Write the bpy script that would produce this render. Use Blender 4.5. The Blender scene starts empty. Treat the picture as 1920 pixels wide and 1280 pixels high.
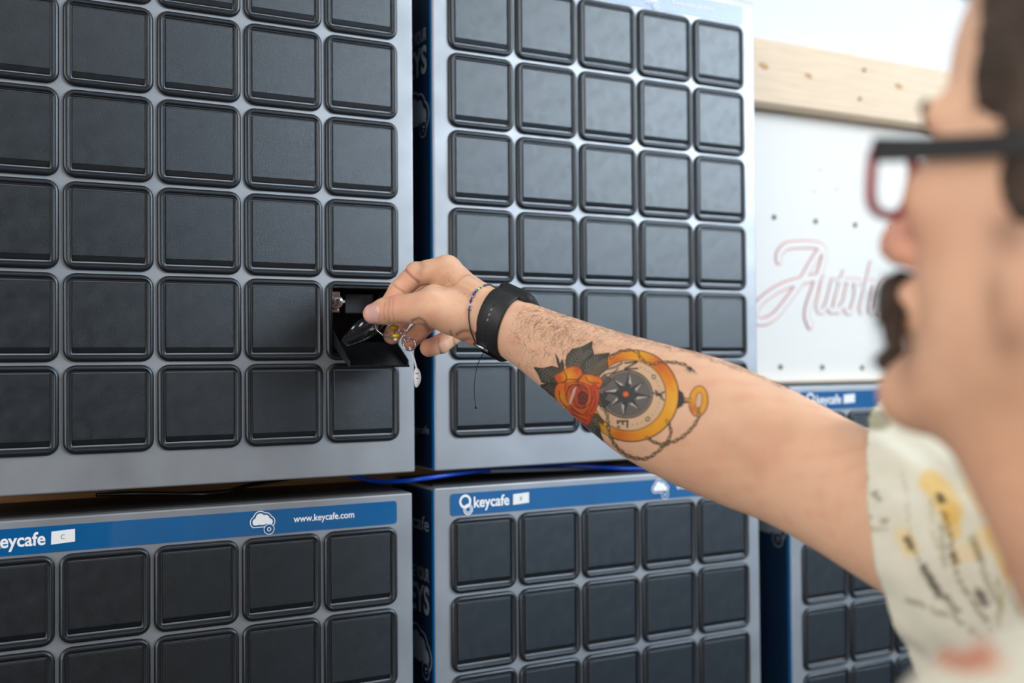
import bpy, bmesh, math, random
import numpy as np
from mathutils import Vector, Matrix

C = bpy.context.scene.collection
random.seed(7)
rng = np.random.default_rng(11)
U = 0.08            # one bay pitch, metres
EYE = 1.55          # camera height

# ------------------------------------------------------------------ camera
YAW, PITCH, ROLL, FPX = 0.4861, 0.0190, -0.0079, 1995.7


def cam_axes():
    a, b, c = YAW, PITCH, ROLL
    f = np.array([math.sin(a) * math.cos(b), math.cos(a) * math.cos(b), math.sin(b)])
    r = np.array([math.cos(a), -math.sin(a), 0.0])
    u = np.cross(r, f)
    return math.cos(c) * r + math.sin(c) * u, -math.sin(c) * r + math.cos(c) * u, f


CR, CU, CF = cam_axes()
CAM = np.array([-0.0826 * U, -12.6873 * U, EYE])
cam_data = bpy.data.cameras.new('camera')
cam = bpy.data.objects.new('camera', cam_data)
C.objects.link(cam)
cam.matrix_world = Matrix(((CR[0], CU[0], -CF[0], CAM[0]), (CR[1], CU[1], -CF[1], CAM[1]),
                           (CR[2], CU[2], -CF[2], CAM[2]), (0, 0, 0, 1)))
cam_data.sensor_width = 36.0
cam_data.lens = FPX / 1920 * 36.0
cam_data.clip_start = 0.05
cam_data.dof.use_dof = True
cam_data.dof.focus_distance = 0.97
cam_data.dof.aperture_fstop = 2.9
bpy.context.scene.camera = cam

# ------------------------------------------------------------------ light
S = bpy.context.scene
S.view_settings.view_transform = 'Standard'
S.view_settings.look = 'None'
S.view_settings.gamma = 1.0
S.view_settings.use_curve_mapping = False
S.view_settings.exposure = 0.0

w = bpy.data.worlds.new('world')
S.world = w
w.use_nodes = True
bg = w.node_tree.nodes['Background']
bg.inputs['Color'].default_value = (0.62, 0.80, 1.0, 1)
bg.inputs['Strength'].default_value = 0.8


def area(name, loc, target, sx, sy, power, col):
    d = bpy.data.lights.new(name, 'AREA')
    d.shape = 'RECTANGLE'
    d.size, d.size_y, d.energy, d.color = sx, sy, power, col
    o = bpy.data.objects.new(name, d)
    C.objects.link(o)
    o.location = loc
    o.rotation_euler = (Vector(target) - Vector(loc)).to_track_quat('-Z', 'Y').to_euler()
    return o


# daylight from the open front of the shop, to the right behind the person
area('daylight_front', (2.45, -1.95, 2.66), (0.7, 0.0, 1.5), 1.7, 1.1, 96, (0.84, 0.93, 1.0))
# ceiling lamp, followed by two added fill lights
area('ceiling_lamp', (0.6, -1.3, 2.8), (0.6, -0.5, 1.2), 1.8, 0.6, 4, (1.0, 0.97, 0.92))
area('side_fill', (-2.1, -0.8, 2.2), (0.5, -0.65, 1.5), 1.0, 1.0, 22, (1.0, 0.96, 0.92))  # added fill from the left to brighten the cheek, not a real fixture
area('side_fill', (-1.9, -2.3, 1.35), (0.5, -0.5, 1.4), 1.2, 1.2, 30, (1.0, 0.96, 0.92))  # added soft fill from behind the camera, lifts the underside of the arm


# ------------------------------------------------------------------ helpers
def W(x, y, z):
    """wall units (bay pitches; y metres out from the cabinet fronts, + is into the wall) to world"""
    return (x * U, y, EYE + U * (z + 4.1046))


def link(o, parent=None):
    C.objects.link(o)
    if parent is not None:
        o.parent = parent
    return o


def obj(name, bm, mat, parent=None, smooth=False, bevel=0, segs=2):
    me = bpy.data.meshes.new(name)
    bm.normal_update()
    bm.to_mesh(me)
    bm.free()
    if mat is not None:
        me.materials.append(mat)
    if smooth:
        me.polygons.foreach_set('use_smooth', [True] * len(me.polygons))
    o = bpy.data.objects.new(name, me)
    link(o, parent)
    if bevel:
        m = o.modifiers.new('bevel', 'BEVEL')
        m.width, m.segments, m.limit_method = bevel, segs, 'ANGLE'
        m.angle_limit = math.radians(40)
    return o


def empty(name, loc=(0, 0, 0)):
    o = bpy.data.objects.new(name, None)
    o.location = loc
    o.empty_display_size = 0.05
    return link(o)


def tag(o, label=None, cat=None, group=None, kind=None):
    if label: o['label'] = label
    if cat: o['category'] = cat
    if group: o['group'] = group
    if kind: o['kind'] = kind
    return o


def box(bm, x0, x1, y0, y1, z0, z1):
    v = [bm.verts.new(p) for p in ((x0, y0, z0), (x1, y0, z0), (x1, y1, z0), (x0, y1, z0),
                                   (x0, y0, z1), (x1, y0, z1), (x1, y1, z1), (x0, y1, z1))]
    for f in ((0, 3, 2, 1), (4, 5, 6, 7), (0, 1, 5, 4), (1, 2, 6, 5), (2, 3, 7, 6), (3, 0, 4, 7)):
        bm.faces.new([v[i] for i in f])


def wbox(bm, x0, x1, y0, y1, z0, z1):
    a, b = W(x0, y0, z0), W(x1, y1, z1)
    box(bm, a[0], b[0], a[1], b[1], a[2], b[2])


def tube(bm, pts, r, n=8, closed=False):
    pts = [Vector(p) for p in pts]
    N = len(pts)
    rs = r if hasattr(r, '__len__') else [r] * N
    rings = []
    up = None
    for i, p in enumerate(pts):
        if closed:
            t = pts[(i + 1) % N] - pts[i - 1]
        else:
            t = pts[min(i + 1, N - 1)] - pts[max(i - 1, 0)]
        t.normalize()
        if up is None:
            up = t.orthogonal().normalized()
        up = (up - t * up.dot(t)).normalized()
        s = t.cross(up)
        rings.append([bm.verts.new(p + (up * math.cos(k * 2 * math.pi / n) + s * math.sin(k * 2 * math.pi / n)) * rs[i])
                      for k in range(n)])
    for i in range(N if closed else N - 1):
        a, b = rings[i], rings[(i + 1) % N]
        off = 0
        if closed and i == N - 1:
            off = min(range(n), key=lambda q: (a[0].co - b[q].co).length)
        for k in range(n):
            bm.faces.new((a[k], a[(k + 1) % n], b[(k + 1 + off) % n], b[(k + off) % n]))
    if not closed:
        bm.faces.new(rings[0][::-1])
        bm.faces.new(rings[-1])


def catmull(pts, n=8, closed=False):
    P = [np.array(p, float) for p in pts]
    out = []
    M = len(P)
    for i in range(M if closed else M - 1):
        if closed:
            p0, p1, p2, p3 = P[i - 1], P[i], P[(i + 1) % M], P[(i + 2) % M]
        else:
            p0, p1, p2, p3 = P[max(i - 1, 0)], P[i], P[i + 1], P[min(i + 2, M - 1)]
        for k in range(n):
            t = k / n
            out.append(0.5 * ((2 * p1) + (-p0 + p2) * t + (2 * p0 - 5 * p1 + 4 * p2 - p3) * t * t + (-p0 + 3 * p1 - 3 * p2 + p3) * t ** 3))
    if not closed:
        out.append(P[-1])
    return out


# ------------------------------------------------------------------ materials
def srgb(r, g, b):
    f = lambda c: (c / 12.92 if c <= 0.04045 else ((c + 0.055) / 1.055) ** 2.4)
    return (f(r / 255), f(g / 255), f(b / 255), 1)


def mat(name, col, rough=0.5, metal=0.0, bump=0.0, scale=200.0, var=0.0, vscale=8.0, spec=0.5, coat=0.0, stretch=None,
        rvar=0.0, attr=None, sss=0.0, bump_dist=0.001):
    m = bpy.data.materials.new(name)
    m.use_nodes = True
    nt = m.node_tree
    N, L = nt.nodes, nt.links
    b = N['Principled BSDF']
    b.inputs['Base Color'].default_value = col
    b.inputs['Roughness'].default_value = rough
    b.inputs['Metallic'].default_value = metal
    b.inputs['Specular IOR Level'].default_value = spec
    b.inputs['Coat Weight'].default_value = coat
    tc = N.new('ShaderNodeTexCoord')
    src = tc.outputs['Object']
    if stretch:
        mp = N.new('ShaderNodeMapping')
        mp.inputs['Scale'].default_value = stretch
        L.new(src, mp.inputs['Vector'])
        src = mp.outputs['Vector']
    colout = None
    if attr:
        at = N.new('ShaderNodeAttribute')
        at.attribute_name = attr
        colout = at.outputs['Color']
    if var:
        n1 = N.new('ShaderNodeTexNoise')
        n1.inputs['Scale'].default_value = vscale
        n1.inputs['Detail'].default_value = 5
        L.new(src, n1.inputs['Vector'])
        hs = N.new('ShaderNodeMapRange')
        hs.inputs['From Min'].default_value = 0.3
        hs.inputs['From Max'].default_value = 0.7
        hs.inputs['To Min'].default_value = 1 - var
        hs.inputs['To Max'].default_value = 1 + var
        L.new(n1.outputs['Fac'], hs.inputs['Value'])
        mx = N.new('ShaderNodeMix')
        mx.data_type = 'RGBA'
        mx.blend_type = 'MULTIPLY'
        mx.inputs['Factor'].default_value = 1
        if colout is not None:
            L.new(colout, mx.inputs['A'])
        else:
            mx.inputs['A'].default_value = col
        cr = N.new('ShaderNodeCombineColor')
        for k in ('Red', 'Green', 'Blue'):
            L.new(hs.outputs['Result'], cr.inputs[k])
        L.new(cr.outputs['Color'], mx.inputs['B'])
        colout = mx.outputs['Result']
    if colout is not None:
        L.new(colout, b.inputs['Base Color'])
    if rvar:
        n3 = N.new('ShaderNodeTexNoise')
        n3.inputs['Scale'].default_value = vscale * 1.7
        n3.inputs['Detail'].default_value = 6
        L.new(src, n3.inputs['Vector'])
        h3 = N.new('ShaderNodeMapRange')
        h3.inputs['From Min'].default_value = 0.3
        h3.inputs['From Max'].default_value = 0.7
        h3.inputs['To Min'].default_value = max(0.02, rough - rvar)
        h3.inputs['To Max'].default_value = rough + rvar
        L.new(n3.outputs['Fac'], h3.inputs['Value'])
        L.new(h3.outputs['Result'], b.inputs['Roughness'])
    if bump:
        n2 = N.new('ShaderNodeTexNoise')
        n2.inputs['Scale'].default_value = scale
        n2.inputs['Detail'].default_value = 3
        L.new(src, n2.inputs['Vector'])
        bp = N.new('ShaderNodeBump')
        bp.inputs['Strength'].default_value = bump
        bp.inputs['Distance'].default_value = bump_dist
        L.new(n2.outputs['Fac'], bp.inputs['Height'])
        L.new(bp.outputs['Normal'], b.inputs['Normal'])
    if sss:
        b.inputs['Subsurface Weight'].default_value = sss
        b.inputs['Subsurface Radius'].default_value = (0.008, 0.003, 0.0015)
        b.inputs['Subsurface Scale'].default_value = 1.0
    return m


M = {}
M['metal'] = mat('satin_steel', srgb(160, 164, 170), 0.5, 0.75, 0.05, 900, 0.10, 14, rvar=0.06)
M['navy'] = mat('navy_side_print', srgb(4, 32, 58), 0.5, 0, 0.03, 600, 0.1, 20, spec=0.3)
M['blue'] = mat('blue_header_print', srgb(6, 90, 148), 0.25, 0, 0.02, 500, 0.06, 20, coat=0.5, spec=0.4)
M['plastic'] = mat('black_bezel_plastic', srgb(18, 21, 27), 0.34, 0, 0.1, 1500, 0.08, 60)
M['door'] = mat('black_door_plastic', srgb(10, 14, 20), 0.33, 0, 0.25, 1800, 0.16, 45, rvar=0.05, spec=0.75)
for q_ in ('door', 'plastic'):
    M[q_].node_tree.nodes['Principled BSDF'].inputs['IOR'].default_value = 1.62
    M[q_].node_tree.nodes['Principled BSDF'].inputs['Specular Tint'].default_value = (0.85, 0.93, 1.0, 1)
M['black'] = mat('matt_black', srgb(16, 16, 18), 0.6, 0, 0.1, 800, 0.1)
M['dark_plastic'] = mat('dark_bin_plastic', srgb(24, 25, 28), 0.35, 0, 0.1, 800, 0.1)
M['white_print'] = mat('white_print', srgb(242, 244, 246), 0.5, 0, 0.02, 300, 0.02)
M['grey_print'] = mat('grey_print', srgb(120, 128, 136), 0.5, 0, 0.02, 300, 0.1)
M['paper'] = mat('white_paper_label', srgb(236, 238, 240), 0.7, 0, 0.05, 300, 0.03)
M['wall'] = mat('white_wall_paint', srgb(224, 226, 228), 0.85, 0, 0.1, 120, 0.015, 3)
M['board'] = mat('white_board', srgb(233, 231, 227), 0.6, 0, 0.02, 60, 0.01, 3)
M['wood'] = mat('pine_wood', srgb(232, 208, 180), 0.7, 0, 0.2, 60, 0.07, 26, stretch=(0.5, 1, 8))
M['rawwood'] = mat('raw_plywood', srgb(150, 112, 72), 0.8, 0, 0.4, 80, 0.35, 30, stretch=(0.4, 1, 6))
M['knot'] = mat('wood_knot', srgb(204, 156, 112), 0.7, 0, 0.1, 60, 0.1)
M['red_line'] = mat('red_sign_outline', srgb(214, 70, 78), 0.6, 0, 0.02, 60, 0.03)
M['hole'] = mat('dark_hole', srgb(30, 40, 40), 0.9, 0, 0.02, 60, 0.03)
M['cable_blue'] = mat('blue_cable', srgb(10, 70, 190), 0.4, 0, 0.02, 60, 0.03)
M['cable_black'] = mat('black_cable', srgb(14, 14, 15), 0.35, 0, 0.02, 60, 0.03)
M['chrome'] = mat('bright_steel', srgb(205, 208, 214), 0.16, 1.0, 0.02, 300, 0.04)
M['floor'] = mat('concrete_floor', srgb(60, 58, 56), 0.7, 0, 0.2, 40, 0.12, 4)

# ------------------------------------------------------------------ room shell
bm = bmesh.new(); box(bm, -2.5, 4.5, 0.163, 0.28, 0, 2.9)
tag(obj('wall_back', bm, M['wall']), kind='structure')
bm = bmesh.new(); box(bm, -2.5, 4.5, -3.6, 0.28, -0.1, 0)
tag(obj('floor', bm, M['floor']), kind='structure')
bm = bmesh.new(); box(bm, -2.5, 4.5, -3.6, 0.28, 2.9, 3.0)
tag(obj('ceiling', bm, M['wall']), kind='structure')
bm = bmesh.new(); box(bm, 4.5, 4.6, -3.6, 0.28, 0, 2.9)
tag(obj('wall_right', bm, M['wall']), kind='structure')

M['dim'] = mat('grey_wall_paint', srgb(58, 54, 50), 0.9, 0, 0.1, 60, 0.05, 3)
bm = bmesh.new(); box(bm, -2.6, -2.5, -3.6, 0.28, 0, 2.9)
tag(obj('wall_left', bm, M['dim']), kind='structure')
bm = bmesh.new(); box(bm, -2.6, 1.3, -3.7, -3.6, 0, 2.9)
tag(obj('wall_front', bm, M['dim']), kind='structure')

# pine rail the upper cabinets hang from
rail = empty('wall_beam', W(13.5, 0.14, 0.9))
tag(rail, 'light pine timber beam on the white wall above the lettered board, two dark screw holes', 'beam')


def rel(o, parent):
    o.parent = parent
    o.matrix_parent_inverse = Matrix.Translation(parent.location).inverted()
    return o


def hole_disc(name, c, r, n=14, m='hole', thick=0.0016):
    bm = bmesh.new()
    a = [bm.verts.new((c[0] + r * math.cos(i * 2 * math.pi / n), c[1], c[2] + r * math.sin(i * 2 * math.pi / n))) for i in range(n)]
    b = [bm.verts.new((v.co.x, c[1] + thick, v.co.z)) for v in a]
    bm.faces.new(a)
    bm.faces.new(b[::-1])
    for i in range(n):
        bm.faces.new((a[i], b[i], b[(i + 1) % n], a[(i + 1) % n]))
    bmesh.ops.recalc_face_normals(bm, faces=bm.faces)
    return obj(name, bm, M[m])


bm = bmesh.new(); wbox(bm, 3.0, 40, 0.122, 0.1625, 0.365, 1.478)
rel(obj('timber', bm, M['wood'], bevel=0.002), rail)
for x, z in ((14.81, 1.214), (14.69, 0.669)):
    p = W(x, 0.1212, z)
    rel(hole_disc('screw_hole', p, 0.0026), rail)
for x, z, rx in ((12.42, 1.0, 0.004), (15.7, 1.02, 0.0035), (13.45, 0.95, 0.003)):
    bm = bmesh.new()
    c = W(x, 0.1213, z)
    vs = [bm.verts.new((c[0] + rx * 2.2 * math.cos(t * math.pi / 8), c[1], c[2] + rx * math.sin(t * math.pi / 8) - 0.25 * rx * 2 * math.cos(t * math.pi / 8))) for t in range(16)]
    bm.faces.new(vs)
    rel(obj('knot', bm, M['knot']), rail)
bm = bmesh.new(); wbox(bm, -3, 11.5, 0.118, 0.1625, -5.98, -5.35)
tag(obj('lower_beam', bm, M['rawwood'], bevel=0.002), 'rough brown timber rail seen in the dark gap between upper and lower cabinets', 'beam')

# lettered white board
board = empty('sign_board', W(16, 0.16, -4.496))
tag(board, 'white sign board with red outlined script lettering, right of the cabinets', 'sign')
bm = bmesh.new(); wbox(bm, 10.4, 22, 0.1555, 0.1628, -4.496, 0.33)
rel(obj('panel', bm, M['board'], bevel=0.001), board)
HP = [(12.978 + 0.99 * i, -1.554 - 0.018 * i) for i in range(8)] + [(13.084 + 1.0 * i, -4.239 - 0.016 * i) for i in range(8)]
for x, z in HP:
    rel(hole_disc('bolt_hole', W(x, 0.1543, z), 0.0034), board)
for x, z in ((14.1, -0.62), (14.5, -0.95), (13.95, -1.02)):
    rel(hole_disc('pin_mark', W(x, 0.1549, z), 0.0013, m='grey_print'), board)

# script lettering: centre lines in units of the board
ZS = 4.923
STROKES = [
    (22, [(395, 535), (400, 470), (470, 400), (600, 385), (720, 388), (800, 420), (815, 500), (775, 640), (720, 800), (675, 930), (655, 1040), (685, 1135)]),
    (22, [(780, 440), (700, 560), (620, 700), (530, 830), (440, 950), (350, 1050), (250, 1098), (180, 1080), (165, 1020), (220, 920), (330, 830), (450, 765), (560, 730), (680, 700), (760, 690)]),
    (17, [(810, 700), (780, 850), (755, 960), (785, 1005), (830, 960), (865, 850), (900, 710), (880, 840), (860, 960), (890, 1000), (935, 930)]),
    (17, [(995, 650), (960, 780), (915, 950), (940, 1000), (985, 940)]),
    (14, [(930, 715), (985, 722), (1040, 715)]),
    (17, [(1105, 720), (1050, 740), (1010, 880), (1015, 990), (1060, 1000), (1105, 860), (1110, 740), (1150, 730)]),
    (17, [(1250, 560), (1215, 720), (1170, 900), (1150, 1010), (1175, 900), (1230, 760), (1275, 740), (1265, 860), (1240, 990), (1280, 1000), (1310, 930)]),
    (17, [(1410, 725), (1350, 760), (1310, 900), (1320, 1000), (1365, 1010), (1410, 880), (1410, 760), (1450, 740)]),
    (17, [(1520, 740), (1480, 760), (1490, 860), (1515, 940), (1480, 1010), (1440, 990)]),
]


def ray(px, py):
    return CF + (px - 960) / FPX * CR - (py - 640) / FPX * CU


def on_y(px, py, y):
    d = ray(px, py)
    return CAM + d * ((y - CAM[1]) / d[1])


def ribbon(bm, pts, hw, y):
    pts = catmull(pts, 8)
    P = [np.array((p[0], p[2])) for p in pts]
    L, R = [], []
    for i, p in enumerate(P):
        t = P[min(i + 1, len(P) - 1)] - P[max(i - 1, 0)]
        t /= np.linalg.norm(t) + 1e-9
        n = np.array((-t[1], t[0]))
        yi = y - 0.0006 * i / len(P)
        L.append(bm.verts.new((p[0] + n[0] * hw, yi, p[1] + n[1] * hw)))
        R.append(bm.verts.new((p[0] - n[0] * hw, yi, p[1] - n[1] * hw)))
    for i in range(len(P) - 1):
        bm.faces.new((L[i], L[i + 1], R[i + 1], R[i]))
    for e in (0, -1):
        p = P[e]
        bm.faces.new([bm.verts.new((p[0] + hw * math.cos(k * math.pi / 6), y + 0.00003 - (0.00066 if e else 0), p[1] + hw * math.sin(k * math.pi / 6))) for k in range(12)][::-1])


let = bmesh.new()
inn = bmesh.new()
for wd, pts in STROKES:
    P3 = [on_y(1380 + a / ZS, 380 + b / ZS, 0.1545) for a, b in pts]
    hw = wd / ZS * 0.16 * 0.0050
    sj = STROKES.index((wd, pts)) * 0.00003
    ribbon(let, P3, hw * 1.75, 0.1553 - sj)
    ribbon(inn, P3, hw * 1.30, 0.1543 - sj)
rel(obj('lettering_outline', let, M['red_line']), board)
rel(obj('lettering', inn, M['board']), board)
bm = bmesh.new(); wbox(bm, 11.2, 22, 0.135, 0.1626, -4.60, -4.50)
tag(obj('trim_1', bm, M['wood'], bevel=0.001), kind='structure')


# ------------------------------------------------------------------ cabinets
def text_mesh(s, size, bold=0.0, shear=0.0):
    cu = bpy.data.curves.new('t', 'FONT')
    cu.body = s
    cu.size = size
    cu.offset = bold
    cu.shear = shear
    cu.resolution_u = 4
    o = bpy.data.objects.new('t', cu)
    C.objects.link(o)
    bpy.context.view_layer.update()
    me = bpy.data.meshes.new_from_object(o.evaluated_get(bpy.context.evaluated_depsgraph_get()))
    bpy.data.objects.remove(o)
    v = np.array([x.co[:] for x in me.vertices])
    f = [tuple(p.vertices) for p in me.polygons]
    bpy.data.meshes.remove(me)
    return v, f


def text_on(bm, s, x0, x1, z0, z1, y, bold=0.0, side=None):
    """text filling x0..x1, z0..z1 (metres) on a front plane y, or on a side plane x=side with x->y"""
    v, f = text_mesh(s, 1.0, bold)
    mn, mx = v.min(0), v.max(0)
    X = x0 + (v[:, 0] - mn[0]) / (mx[0] - mn[0]) * (x1 - x0)
    Z = z0 + (v[:, 1] - mn[1]) / (mx[1] - mn[1]) * (z1 - z0)
    vs = [bm.verts.new((side, -x, z) if side is not None else (x, y, z)) for x, z in zip(X, Z)]
    for q in f:
        try: bm.faces.new([vs[i] for i in q])
        except ValueError: pass


def poly_on(bm, pts, y, side=None):
    vs = [bm.verts.new((side, -x, z) if side is not None else (x, y, z)) for x, z in pts]
    bm.faces.new(vs)


def ring_on(bm, c, r0, r1, y, side=None, n=28, sx=1.0):
    def P(r, k):
        x, z = c[0] + sx * r * math.cos(k * 2 * math.pi / n), c[1] + r * math.sin(k * 2 * math.pi / n)
        return (side, -x, z) if side is not None else (x, y, z)
    a = [bm.verts.new(P(r0, k)) for k in range(n)]
    b = [bm.verts.new(P(r1, k)) for k in range(n)]
    for k in range(n):
        bm.faces.new((a[k], a[(k + 1) % n], b[(k + 1) % n], b[k]))


def rrect(cx, cz, hw, hh, r, n=5):
    pts = []
    for sx, sz, a0 in ((1, 1, 0), (-1, 1, 90), (-1, -1, 180), (1, -1, 270)):
        for k in range(n + 1):
            a = math.radians(a0 + 90 * k / n)
            pts.append((cx + sx * (hw - r) + r * math.cos(a), cz + sz * (hh - r) + r * math.sin(a)))
    return pts


def bezel_mesh():
    """rounded plastic surround in metres, centred on the bay"""
    bm = bmesh.new()
    prof = [  # (half width, half height, corner radius, y)
        (0.472, 0.484, 0.125, 0.001), (0.482, 0.494, 0.135, -0.0008), (0.478, 0.490, 0.130, -0.0022), (0.462, 0.474, 0.112, -0.0034),
        (0.438, 0.450, 0.084, -0.0040), (0.424, 0.436, 0.056, -0.0036), (0.419, 0.431, 0.036, -0.0026),
        (0.411, 0.423, 0.026, -0.0024), (0.404, 0.416, 0.016, -0.0030), (0.401, 0.413, 0.010, -0.0020), (0.401, 0.413, 0.008, 0.0012)]
    rings = [[bm.verts.new((x * U, y, z * U)) for x, z in rrect(0, 0, hw, hh, r)] for hw, hh, r, y in prof]
    n = len(rings[0])
    for a, b in zip(rings, rings[1:]):
        for k in range(n):
            bm.faces.new((a[k], b[k], b[(k + 1) % n], a[(k + 1) % n]))
    bmesh.ops.recalc_face_normals(bm, faces=bm.faces)
    for f in bm.faces:
        f.smooth = True
    me = bpy.data.meshes.new('bezel')
    bm.to_mesh(me); bm.free()
    me.materials.append(M['plastic'])
    return me


def door_mesh():
    """flat tile with a sloped finger lip along its foot"""
    bm = bmesh.new()
    hw, t, b = 0.386 * U, 0.398 * U, -0.398 * U
    lip = b + 0.066 * U
    f0 = -0.0026
    sec = [(t, 0.0008), (t, f0 + 0.0004), (t - 0.0005, f0), (lip, f0), (lip - 0.0003, f0 + 0.0004), (b + 0.0012, f0 + 0.0019), (b, f0 + 0.0026), (b, 0.0009)]
    cols = []
    for x, ins in ((-hw, 0.0005), (-hw + 0.0005, 0), (hw - 0.0005, 0), (hw, 0.0005)):
        cols.append([bm.verts.new((x, min(y + ins, 0.001), z)) for z, y in sec])
    for a, c in zip(cols, cols[1:]):
        for i in range(len(sec) - 1):
            bm.faces.new((a[i], a[i + 1], c[i + 1], c[i]))
    bm.faces.new(cols[0][::-1]); bm.faces.new(cols[-1])
    bmesh.ops.recalc_face_normals(bm, faces=bm.faces)
    me = bpy.data.meshes.new('door')
    bm.to_mesh(me); bm.free()
    me.materials.append(M['door'])
    return me


BEZEL, DOOR = bezel_mesh(), door_mesh()
CAB_D = 0.155


def arr_mesh(name, v, f, mt, parent=None, smooth=True):
    me = bpy.data.meshes.new(name)
    me.from_pydata([tuple(p) for p in v], [], [tuple(int(i) for i in q) for q in f])
    me.materials.append(mt)
    if smooth:
        me.polygons.foreach_set('use_smooth', [True] * len(me.polygons))
    return link(bpy.data.objects.new(name, me), parent)


def cloud_pts(cx, cz, s, n=64, grow=0.0, mirror=1):
    """outline of a small cloud"""
    lobes = [(-0.55, -0.12, 0.33), (-0.22, 0.22, 0.38), (0.25, 0.12, 0.33), (0.58, -0.15, 0.28), (0.0, -0.12, 0.34)]
    pts = []
    for k in range(n):
        a = k * 2 * math.pi / n
        d = np.array((math.cos(a), math.sin(a)))
        best = 0.1
        for lx, lz, lr in lobes:
            c = np.array((lx, lz)); r = lr + grow
            bq = d @ c
            disc = bq * bq - (c @ c - r * r)
            if disc > 0: best = max(best, bq + math.sqrt(disc))
        x, z = d * best
        pts.append((cx + mirror * x * s, cz + max(z, -0.38 - grow) * s))
    return pts


def cabinet(label, dx, dz, open_cell=None, header_letter=None, bright_label=None, rows=6, show_rows=None, cloudx=3.27):
    root = empty('locker_cabinet', W(dx + 2.5, CAB_D, -5.51 + dz))
    tag(root, label, 'cabinet', 'steel key locker cabinets on the wall')
    inv = Matrix.Translation(root.location).inverted()

    def P(o):
        o.parent = root
        o.matrix_parent_inverse = inv
        return o
    x0, x1, z0, z1 = -0.2, 5.2, -5.51, 1.41
    ax0, _, az0 = W(dx + x0, 0, dz + z0)
    ax1, _, az1 = W(dx + x1, 0, dz + z1)
    bm = bmesh.new()
    if open_cell:
        c, k = open_cell
        xs = [ax0, W(dx + c + 0.5 - 0.40, 0, 0)[0], W(dx + c + 0.5 + 0.40, 0, 0)[0], ax1]
        zc = dz + 1.022 * (0.5 - k) * 1.0
        zs = [az0, W(0, 0, zc - 0.41)[2], W(0, 0, zc + 0.41)[2], az1]
        g = [[bm.verts.new((x, 0, z)) for x in xs] for z in zs]
        for j in range(3):
            for i in range(3):
                if (i, j) != (1, 1):
                    bm.faces.new((g[j][i], g[j][i + 1], g[j + 1][i + 1], g[j + 1][i]))
        bk = [bm.verts.new((x, CAB_D, z)) for x, z in ((xs[0], zs[0]), (xs[3], zs[0]), (xs[3], zs[3]), (xs[0], zs[3]))]
        bm.faces.new(bk[::-1])
        bm.faces.new((g[0][0], bk[0], bk[1], g[0][3], g[0][2], g[0][1]))
        bm.faces.new((g[3][3], bk[2], bk[3], g[3][0], g[3][1], g[3][2]))
        bm.faces.new((g[0][3], bk[1], bk[2], g[3][3], g[2][3], g[1][3]))
        bm.faces.new((g[0][0], g[1][0], g[2][0], g[3][0], bk[3], bk[0]))
        bmesh.ops.recalc_face_normals(bm, faces=bm.faces)
        body = P(obj('body', bm, M['metal'], bevel=0.0016, segs=3))
        # the bin behind the opening
        bm = bmesh.new()
        a, b, c2, d2 = xs[1], xs[2], zs[1], zs[2]
        q = [[bm.verts.new((x, y, z)) for x, z in ((a, c2), (b, c2), (b, d2), (a, d2))] for y in (0.0, 0.085)]
        for i in range(4):
            bm.faces.new((q[0][i], q[1][i], q[1][(i + 1) % 4], q[0][(i + 1) % 4]))
        bm.faces.new(q[1][::-1])
        bb = P(obj('bin', bm, M['dark_plastic']))
        root['bin'] = 1
        root_bin = (a, b, c2, d2)
    else:
        box(bm, ax0, ax1, 0, CAB_D, az0, az1)
        P(obj('body', bm, M['metal'], bevel=0.0016, segs=3))
        root_bin = None
    bm = bmesh.new(); box(bm, ax0 + 0.004, ax1 - 0.004, 0.014, CAB_D - 0.002, az1 - 0.0005, az1 + 0.0015)
    P(obj('top_cover', bm, M['black']))
    # side prints (thin vinyl on the left side, blue return along the front edge)
    sx = ax0 - 0.0006
    bm = bmesh.new(); box(bm, sx, ax0 + 0.0002, 0.0035, CAB_D - 0.002, az0 + 0.002, az1 - 0.003)
    P(obj('side_print', bm, M['navy']))
    bm = bmesh.new(); box(bm, sx - 0.0003, ax0 + 0.0001, 0.0012, 0.0060, az0 + 0.002, az1 - 0.003)
    P(obj('edge_stripe', bm, M['blue']))
    sp = sx - 0.0006
    zt = az1

    def yx(v):  # distance from the front to the side-text coordinate
        return -v
    for tx, ww, t0, t1, bo in (('keycafe', 0.082, 0.052, 0.032, 0.012), ('EXCHANGE YOUR', 0.102, 0.100, 0.086, 0.012), ('KEYS', 0.072, 0.135, 0.1045, 0.03)):
        bm = bmesh.new()
        text_on(bm, tx, -0.013 - ww, -0.013, zt - t0, zt - t1, 0, bo, side=sp)
        P(obj('side_lettering', bm, M['grey_print']))
    bm = bmesh.new()
    text_on(bm, 'keycafe', -0.063, -0.013, az0 + 0.035, az0 + 0.046, 0, 0.01, side=sp)
    P(obj('side_lettering', bm, M['grey_print']))
    bm = bmesh.new()
    cy, cz = -0.042, zt - 0.175
    poly_on(bm, cloud_pts(cy, cz, 0.032), 0, side=sp)
    ring_on(bm, (-0.022, zt - 0.193), 0.0035, 0.0001, 0, side=sp)
    P(obj('side_emblem', bm, M['grey_print']))
    bm = bmesh.new()
    ring_on(bm, (-0.022, zt - 0.193), 0.0072, 0.0035, 0, side=sp - 0.0003)
    poly_on(bm, [(-0.09, zt - 0.1905), (-0.026, zt - 0.1905), (-0.026, zt - 0.1955), (-0.09, zt - 0.1955)], 0, side=sp - 0.0003)
    P(obj('emblem_key', bm, M['navy']))
    bm = bmesh.new()
    ring_on(bm, (-0.022, zt - 0.193), 0.0098, 0.0086, 0, side=sp - 0.0005)
    pa, pb = cloud_pts(cy, cz, 0.032, grow=0.24), cloud_pts(cy, cz, 0.032, grow=0.17)
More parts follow.
